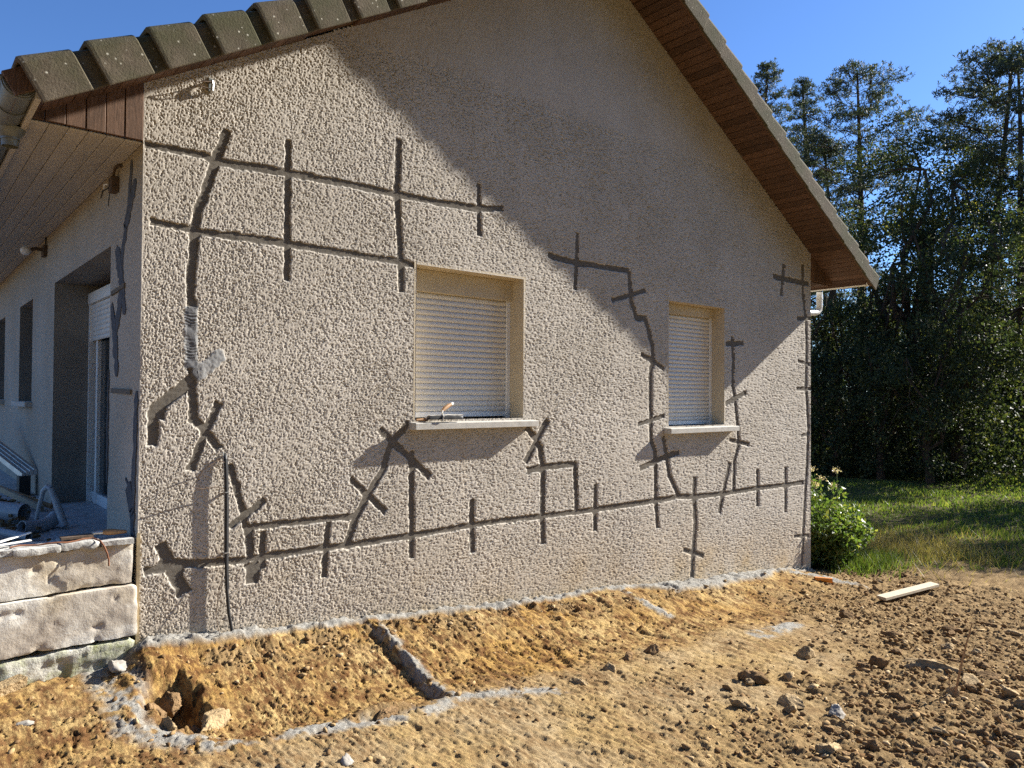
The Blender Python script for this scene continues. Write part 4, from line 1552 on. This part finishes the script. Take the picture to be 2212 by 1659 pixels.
def clumps(cs, rs, per, q, flat=.75):
    out = []
    for c, r in zip(cs, rs):
        n = max(6, int(per * (r ** 1.6)))
        v = q.standard_normal((n, 3))
        v /= np.linalg.norm(v, axis=1, keepdims=True)
        v *= (q.random(n) ** .45)[:, None] * r
        v[:, 2] *= flat
        out.append(c + v)
    return np.concatenate(out)


def limb(mb, a, b, r0, r1, q, n=4, sag=.12, sides=5):
    a, b = np.array(a), np.array(b)
    L = np.linalg.norm(b - a)
    pts = [a + (b - a) * t + (q.standard_normal(3) * L * .05 if 0 < t < 1 else 0) + np.array([0, 0, L * sag * math.sin(math.pi * t)]) for t in np.linspace(0, 1, n)]
    mb.tube([tuple(p) for p in pts], [r0 + (r1 - r0) * t for t in np.linspace(0, 1, n)], sides, False)


def pine_meshes(h, env, seed, lean=(0, 0), npad=60, pad=(.45, .95)):
    """env: [(height fraction, crown radius), ...]"""
    q = np.random.default_rng(seed)
    mb = MB()
    n = 10
    tp = []
    wob = q.uniform(0, 6.28)
    for i in range(n):
        t = i / (n - 1)
        tp.append((lean[0] * t ** 1.6 + .16 * math.sin(4 * t + wob) * t, lean[1] * t ** 1.6 + .16 * math.cos(5 * t + wob) * t, h * t - .15))
    mb.tube(tp, [.21 * (1 - .85 * i / (n - 1)) * (h / 14) for i in range(n)], 8, False)

    def trunk_at(z):
        t = np.clip((z + .15) / h, 0, 1) * (n - 1)
        i = min(int(t), n - 2)
        f = t - i
        return np.array(tp[i]) * (1 - f) + np.array(tp[i + 1]) * f
    ez = [e[0] for e in env]
    er = [e[1] for e in env]
    tufts = []
    for k in range(npad):
        fz = ez[0] + (ez[-1] - ez[0]) * ((k + q.random()) / npad) ** .85
        R = np.interp(fz, ez, er)
        a = k * 2.39996 + q.uniform(-.5, .5)
        rr_ = R * (.25 + .75 * q.random() ** .6)
        c = trunk_at(fz * h) + np.array([math.cos(a) * rr_, math.sin(a) * rr_, 0])
        zz0 = max(fz * h - rr_ * q.uniform(.15, .6), h * .3)
        p0 = trunk_at(zz0)
        limb(mb, p0, c, .05 * h / 14 * (1.15 - fz), .012, q, 5, -.04)
        pr = q.uniform(*pad) * (.55 + .45 * R / max(er))
        m = int(62 * pr ** 1.5) + 8
        v = q.standard_normal((m, 3))
        v /= np.linalg.norm(v, axis=1, keepdims=True)
        v *= (q.random(m) ** .5)[:, None] * pr
        v[:, 2] = np.abs(v[:, 2]) * .55 - .12 * pr
        tufts.append(c + v)
        for _ in range(3):
            limb(mb, c * .6 + p0 * .4, c + v[q.integers(m)], .014, .005, q, 3, .0, 4)
    top = trunk_at(h)
    m = 26
    v = q.standard_normal((m, 3)) * np.array([.16, .16, .30])
    tufts.append(top + v - np.array([0, 0, .15]))
    for k in range(9):
        z_ = h * q.uniform(.16, ez[0])
        a = q.uniform(0, 6.28)
        p0 = trunk_at(z_)
        limb(mb, p0, p0 + np.array([math.cos(a), math.sin(a), -.15]) * q.uniform(.5, 1.5), .022, .006, q, 4, -.05, 4)
    T = np.concatenate(tufts)
    T = np.repeat(T, 9, axis=0)
    n_ = len(T)
    d = q.standard_normal((n_, 3))
    d[:, 2] += .55
    d /= np.linalg.norm(d, axis=1, keepdims=True)
    e = np.cross(d, q.standard_normal((n_, 3)))
    e /= np.linalg.norm(e, axis=1, keepdims=True)
    L = q.uniform(.09, .19, n_)[:, None]
    w = .016
    P = np.stack([T - e * w * .6, T + d * L * .6 - e * w, T + d * L, T + d * L * .6 + e * w], 1)
    return mb.mesh('trunk', True), quads_mesh('crown', P)


def broad_meshes(h, low, width, seed, per=130, leaf=.17, nclump=120):
    q = np.random.default_rng(seed)
    mb = MB()
    fork = low + .12 * h
    tp = [(0, 0, -.15), (.05, .04, fork * .5), (.1 * q.standard_normal(), .1 * q.standard_normal(), fork)]
    r0 = .024 * h
    mb.tube(tp, [r0 * 1.2, r0 * .95, r0 * .8], 8, False)
    heads = []
    for k in range(6):
        a = k * 1.05 + q.uniform(-.3, .3)
        e = np.array([math.cos(a) * width * q.uniform(.12, .36), math.sin(a) * width * q.uniform(.12, .36), h * q.uniform(.55, .88)])
        limb(mb, tp[2], e, r0 * .5, r0 * .14, q, 6, -.04, 6)
        heads.append(e)
    cs, rs = [], []
    while len(cs) < nclump:
        v = q.standard_normal(3)
        v /= np.linalg.norm(v)
        v *= q.random() ** .38
        c = np.array([v[0] * width * .5, v[1] * width * .5, low + (h - low) * (.5 + .5 * v[2])])
        bulge = 1 + .35 * math.sin(3 * math.atan2(v[1], v[0]) + seed) * (1 - abs(v[2]))
        c[:2] *= bulge
        cs.append(c)
        rs.append(q.uniform(.42, .85) * width / 5.5)
    for i in range(0, len(cs), 3):
        hd = heads[int(np.argmin([np.linalg.norm(cs[i] - g) for g in heads]))]
        limb(mb, hd * .55 + np.array(tp[2]) * .45 if i % 2 else hd, cs[i], r0 * .16, r0 * .04, q, 4, .05, 4)
    C = clumps(np.array(cs), rs, per, q, .8)
    P = leaf_quads(C, leaf, q, .62, .0, .12)
    return mb.mesh('trunk', True), quads_mesh('crown', P)


def plant_tree(name, meshes, x, y, label, cat, group=None, rz=0.0, sc=1.0, crown_mat='leaf'):
    e = empty(name, (x, y, gz(x, y)), label, cat, group)
    e.rotation_euler = (0, 0, rz)
    e.scale = (sc, sc, sc)
    for nm, me, m in (('trunk', meshes[0], MAT['bark']), ('crown', meshes[1], MAT[crown_mat])):
        if not me.materials:
            me.materials.append(m)
        o = bpy.data.objects.new(nm, me)
        COL.objects.link(o)
        o.parent = e
    return e


def polar(az, d):
    return CAM.x + d * math.cos(rad(az)), CAM.y + d * math.sin(rad(az))


PM = [pine_meshes(16.8, [(.42, 1.3), (.55, 1.9), (.75, 1.5), (.9, .9), (1.0, .2)], 1, (.2, .2), 70, (.4, .8)),
      pine_meshes(15.4, [(.52, 1.0), (.62, 2.6), (.74, 2.0), (.86, 2.5), (.95, 2.0), (1.0, .8)], 2, (.3, -.2), 75, (.5, 1.0)),
      pine_meshes(13.4, [(.50, 1.0), (.70, 1.7), (.90, 1.3), (1.0, .3)], 3, (-.2, .1), 48, (.4, .8)),
      pine_meshes(14.8, [(.46, 1.5), (.60, 2.6), (.72, 1.8), (.86, 2.8), (.95, 2.0), (1.0, .7)], 4, (1.0, -.9), 75, (.5, 1.05)),
      pine_meshes(13.8, [(.36, 1.6), (.55, 2.4), (.75, 2.7), (.92, 2.0), (1.0, .6)], 5, (.1, .3), 85, (.5, 1.0))]
BM = [broad_meshes(11.6, 1.8, 5.4, 11, 400, .10, 105), broad_meshes(8.6, .9, 5.0, 12, 400, .095, 90), broad_meshes(7.4, .7, 4.4, 13, 400, .09, 80),
      broad_meshes(4.6, .3, 3.4, 14, 480, .085, 80)]
G1 = 'trees at the edge of the wood'
trees = [
 ('pine_tree', PM[0], 30.8, 33, 'slender pine whose top rises just behind the roof slope', 'needle', 0),
 ('pine_tree', PM[2], 26.3, 34, 'small pine with bare lower trunk beside the spreading pine', 'needle', 0),
 ('pine_tree', PM[1], 24.5, 32, 'tall spreading pine standing alone against the sky', 'needle', 1.2),
 ('pine_tree', PM[3], 17.7, 30, 'tallest pine, leaning, with a flat topped crown', 'needle', 0),
 ('pine_tree', PM[4], 14.9, 29, 'dense pine cut by the edge of the picture', 'needle', .5),
 ('broadleaf_tree', BM[0], 21.2, 27, 'large dark broadleaf tree with sunlit yellow top between the pines', 'leaf', 0),
 ('broadleaf_tree', BM[1], 18.6, 25.5, 'dark broadleaf tree below the leaning pine', 'leaf', 1.0),
 ('broadleaf_tree', BM[2], 24.6, 27, 'broadleaf tree below the spreading pine', 'leaf', 2.0),
 ('broadleaf_tree', BM[2], 27.3, 27.5, 'broadleaf tree showing just past the eave', 'leaf', 4.1),
 ('broadleaf_tree', BM[1], 15.6, 34.0, 'broadleaf tree low against the picture edge', 'leaf', 3.3),
 ('pine_tree', PM[0], 28.2, 36.0, 'slim pine half hidden by the roof verge', 'needle', 3.0),
]
for nm, mm, az, d, lb, cm, rz in trees:
    x, y = polar(az, d)
    plant_tree(nm, mm, x, y, lb, 'tree', G1, rz, 1.0, cm)
# sunlight on the large crown, painted as yellow leaves on an added tree
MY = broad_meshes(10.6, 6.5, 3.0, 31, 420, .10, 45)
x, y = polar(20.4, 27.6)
plant_tree('broadleaf_tree', MY, x, y, 'added tree whose yellow leaves paint sunlight on the large dark crown', 'tree', G1, .3, 1.0, 'leaf_sunlit')
for az, d, rz, sc in ((26.2, 25.0, .5, .95), (23.2, 24.6, 1.7, 1.0), (20.3, 24.2, 2.9, 1.05), (17.6, 31.0, 4.0, 1.3), (14.6, 33, 5.1, 1.4), (29.0, 26.5, 2.2, 1.0), (16.0, 36, 1.0, 1.5), (18.8, 34, .2, 1.4)):
    x, y = polar(az, d)
    plant_tree('sapling', BM[3], x, y, 'low bushy sapling in the dark fringe of the wood', 'tree', 'saplings fringing the wood', rz, sc, 'leaf')
rr = random.Random(5)
k = 0
for d0, n_ in ((37, 8), (44, 8), (53, 9)):
    for i in range(n_):
        az = 12.5 + (32.5 - 12.5) * (i + rr.uniform(.1, .9)) / n_
        x, y = polar(az, d0 + rr.uniform(-2, 2))
        if rr.random() < .5:
            plant_tree('pine_tree', PM[rr.randrange(5)], x, y, 'pine deeper in the wood, seen between the nearer trunks', 'tree', 'pines deep in the wood', rr.uniform(0, 6), rr.uniform(.48, .64), 'needle')
        else:
            plant_tree('broadleaf_tree', BM[rr.randrange(3)], x, y, 'broadleaf tree deep in the wood behind the front row', 'tree', 'broadleaf trees deep in the wood', rr.uniform(0, 6), rr.uniform(.62, .8), 'leaf')
# the wood carries on beyond the frame, towards the sun
for i, (x, y, m, sc) in enumerate(((24, -1.5, 1, 1.0), (24.2, -3.6, 1, 1.0), (24.6, -6.0, 1, .98))):
    plant_tree('broadleaf_tree', BM[m], x, y, 'broadleaf tree where the wood continues past the frame', 'tree', 'trees past the frame', i * 1.3, sc, 'leaf')

for i in range(18):  # ring of unseen trees, added to hold down sky light on the gable
    a = -42 - i * 7.4
    d = 15.5 + 5 * ((i * 7) % 5) / 4
    x, y = 1 + d * math.cos(rad(a)), -5 + d * math.sin(rad(a))
    mm = BM[0] if i % 3 else PM[(i // 3) % 5]
    plant_tree('broadleaf_tree' if i % 3 else 'pine_tree', mm, x, y, 'unseen tall tree added behind the viewer to cut the sky light', 'tree', 'unseen trees added behind the viewer', i * .9, 1.25 + .15 * (i % 2), 'leaf' if i % 3 else 'needle')

# undergrowth closing the foot of the wood
q = np.random.default_rng(77)
n = 42000
az = np.radians(q.uniform(12, 33, n))
d = q.uniform(24.5, 40, n)
px_, py_ = CAM.x + d * np.cos(az), CAM.y + d * np.sin(az)
hz = np.abs(q.normal(0, 1.7, n)) * (.75 + .5 * vnoise(px_ * .6, py_ * .6, 5))
C = np.stack([px_, py_, gbase(px_, py_) + hz + .02], -1)
tag(link('undergrowth', quads_mesh('undergrowth', leaf_quads(C, .13, q, .6, .3)), MAT['leaf']),
    'dark undergrowth at the foot of the wood', 'undergrowth', None, 'stuff')

# meadow grass
def blades(P, hgt, wid, q, leanv=.35):
    n = len(P)
    a = q.uniform(0, 6.283, n)
    dx = np.stack([np.cos(a), np.sin(a), np.zeros(n)], -1) * wid[:, None]
    ln = np.stack([q.normal(0, leanv, n), q.normal(0, leanv, n), np.ones(n)], -1) * hgt[:, None]
    return np.stack([P - dx, P + dx, P + ln], 1)


def tri_mesh(name, T):
    n = len(T)
    return np_mesh(name, T.reshape(-1, 3), np.arange(3 * n).reshape(n, 3), 3, False)


n = 90000
gx_ = 9.4 + 17 * q.random(n) ** 1.25
gy_ = q.uniform(-3.5, 13, n)
az_ = np.degrees(np.arctan2(gy_ - CAM.y, gx_ - CAM.x))
zz, _, _, _, gg = ground(gx_, gy_)
ok = (az_ < 31) & (az_ > 11) & (q.random(n) < gg)
P = np.stack([gx_, gy_, zz - .01], -1)[ok]
hh = (.035 + .08 * q.random(len(P)) ** 2) * (1 + .6 * vnoise(P[:, 0] * .8, P[:, 1] * .8, 3))
tag(link('meadow_grass', tri_mesh('meadow_grass', blades(P, hh, .010 + .0012 * (P[:, 0] - 9), q)), MAT['grass']),
    'green meadow grass between the house and the wood', 'grass', None, 'stuff')
n = 6000
gx_ = q.normal(11.0, 1.0, n)
gy_ = q.normal(-.1, .75, n)
zz, _, _, _, gg = ground(gx_, gy_)
ok = (q.random(n) < .25 + gg) & (gx_ > 9.3)
P = np.stack([gx_, gy_, zz - .01], -1)[ok]
hh = .06 + .18 * q.random(len(P)) ** 2
tag(link('dry_grass', tri_mesh('dry_grass', blades(P, hh, np.full(len(P), .005), q, .5)), MAT['dry_grass']),
    'straw coloured dry grass tufts beyond the shrub', 'grass', None, 'stuff')

# shrub at the far house corner
sx, sy = 9.22, .42
sh = empty('flowering_shrub', (sx, sy, gz(sx, sy)), 'leafy shrub with faded pinkish flower heads at the far house corner', 'shrub')
z0 = gz(sx, sy)
mb = MB()
cs, rs, tops = [], [], []
for i in range(90):
    a = q.uniform(0, 6.283)
    r = q.random() ** .5
    tx, ty = sx + .98 * r * math.cos(a), sy + .70 * r * math.sin(a)
    tx = max(tx, 8.42)
    tz = z0 + (1.18 - .60 * r ** 2 - .25 * max(0, math.cos(a)) * r) * q.uniform(.75, 1.12)
    bx, by = sx + (tx - sx) * .35, sy + (ty - sy) * .35
    mb.tube([(bx, by, z0), ((bx + tx) / 2 + q.normal(0, .04), (by + ty) / 2 + q.normal(0, .04), z0 + (tz - z0) * .55), (tx, ty, tz)], [.010, .007, .004], 5, False)
    for k in range(7):
        u = q.uniform(.12, 1.0)
        cs.append(np.array([bx + (tx - bx) * u, by + (ty - by) * u, z0 + (tz - z0) * u]))
        rs.append(.17)
    if tz > z0 + .88 and tx < sx + .35:
        tops.append((tx, ty, tz))
mb.build('stems', MAT['stem'], sh, True)
C = clumps(np.array(cs), rs, 620, q, .9)
C = C[(C[:, 0] > 8.36) & (C[:, 2] > z0 + .02)]
me = quads_mesh('leaves', leaf_quads(C, .070, q, .5, .15, .12))
link('leaves', me, MAT['shrub_leaf'], sh)
fl = []
for i in range(11):
    a = q.uniform(-.5, .5)
    t0 = np.array([sx - .60 + .105 * i + q.normal(0, .05), sy + q.normal(0, .15), z0 + 1.30 + q.uniform(-.10, .16) - .012 * i])
    t0[0] = max(t0[0], 8.45)
    MB().tube([(t0[0] + .04, t0[1], z0 + .55), tuple(t0)], [.006, .004], 5, False).build('flower_stalk', MAT['stem'], sh)
    cc = t0 + q.standard_normal((46, 3)) * np.array([.035, .035, .022])
    fo = link('flower_head', quads_mesh('flower_head', leaf_quads(cc, .022, q, .8)), MAT['flower'], sh)
    fo['kind'] = 'stuff'
# low weeds and tufts at the shrub's foot
n = 2600
C = np.stack([q.normal(9.6, .35, n), q.normal(-.15, .22, n), np.zeros(n)], -1)
C = C[C[:, 0] > 8.5]
zz = ground(C[:, 0], C[:, 1])[0]
tag(link('weed_tufts', tri_mesh('weed_tufts', blades(np.stack([C[:, 0], C[:, 1], zz - .01], -1), .05 + .17 * q.random(len(C)) ** 1.5, np.full(len(C), .006), q, .5)), MAT['grass']),
    'green weeds at the foot of the shrub', 'weeds', None, 'stuff')
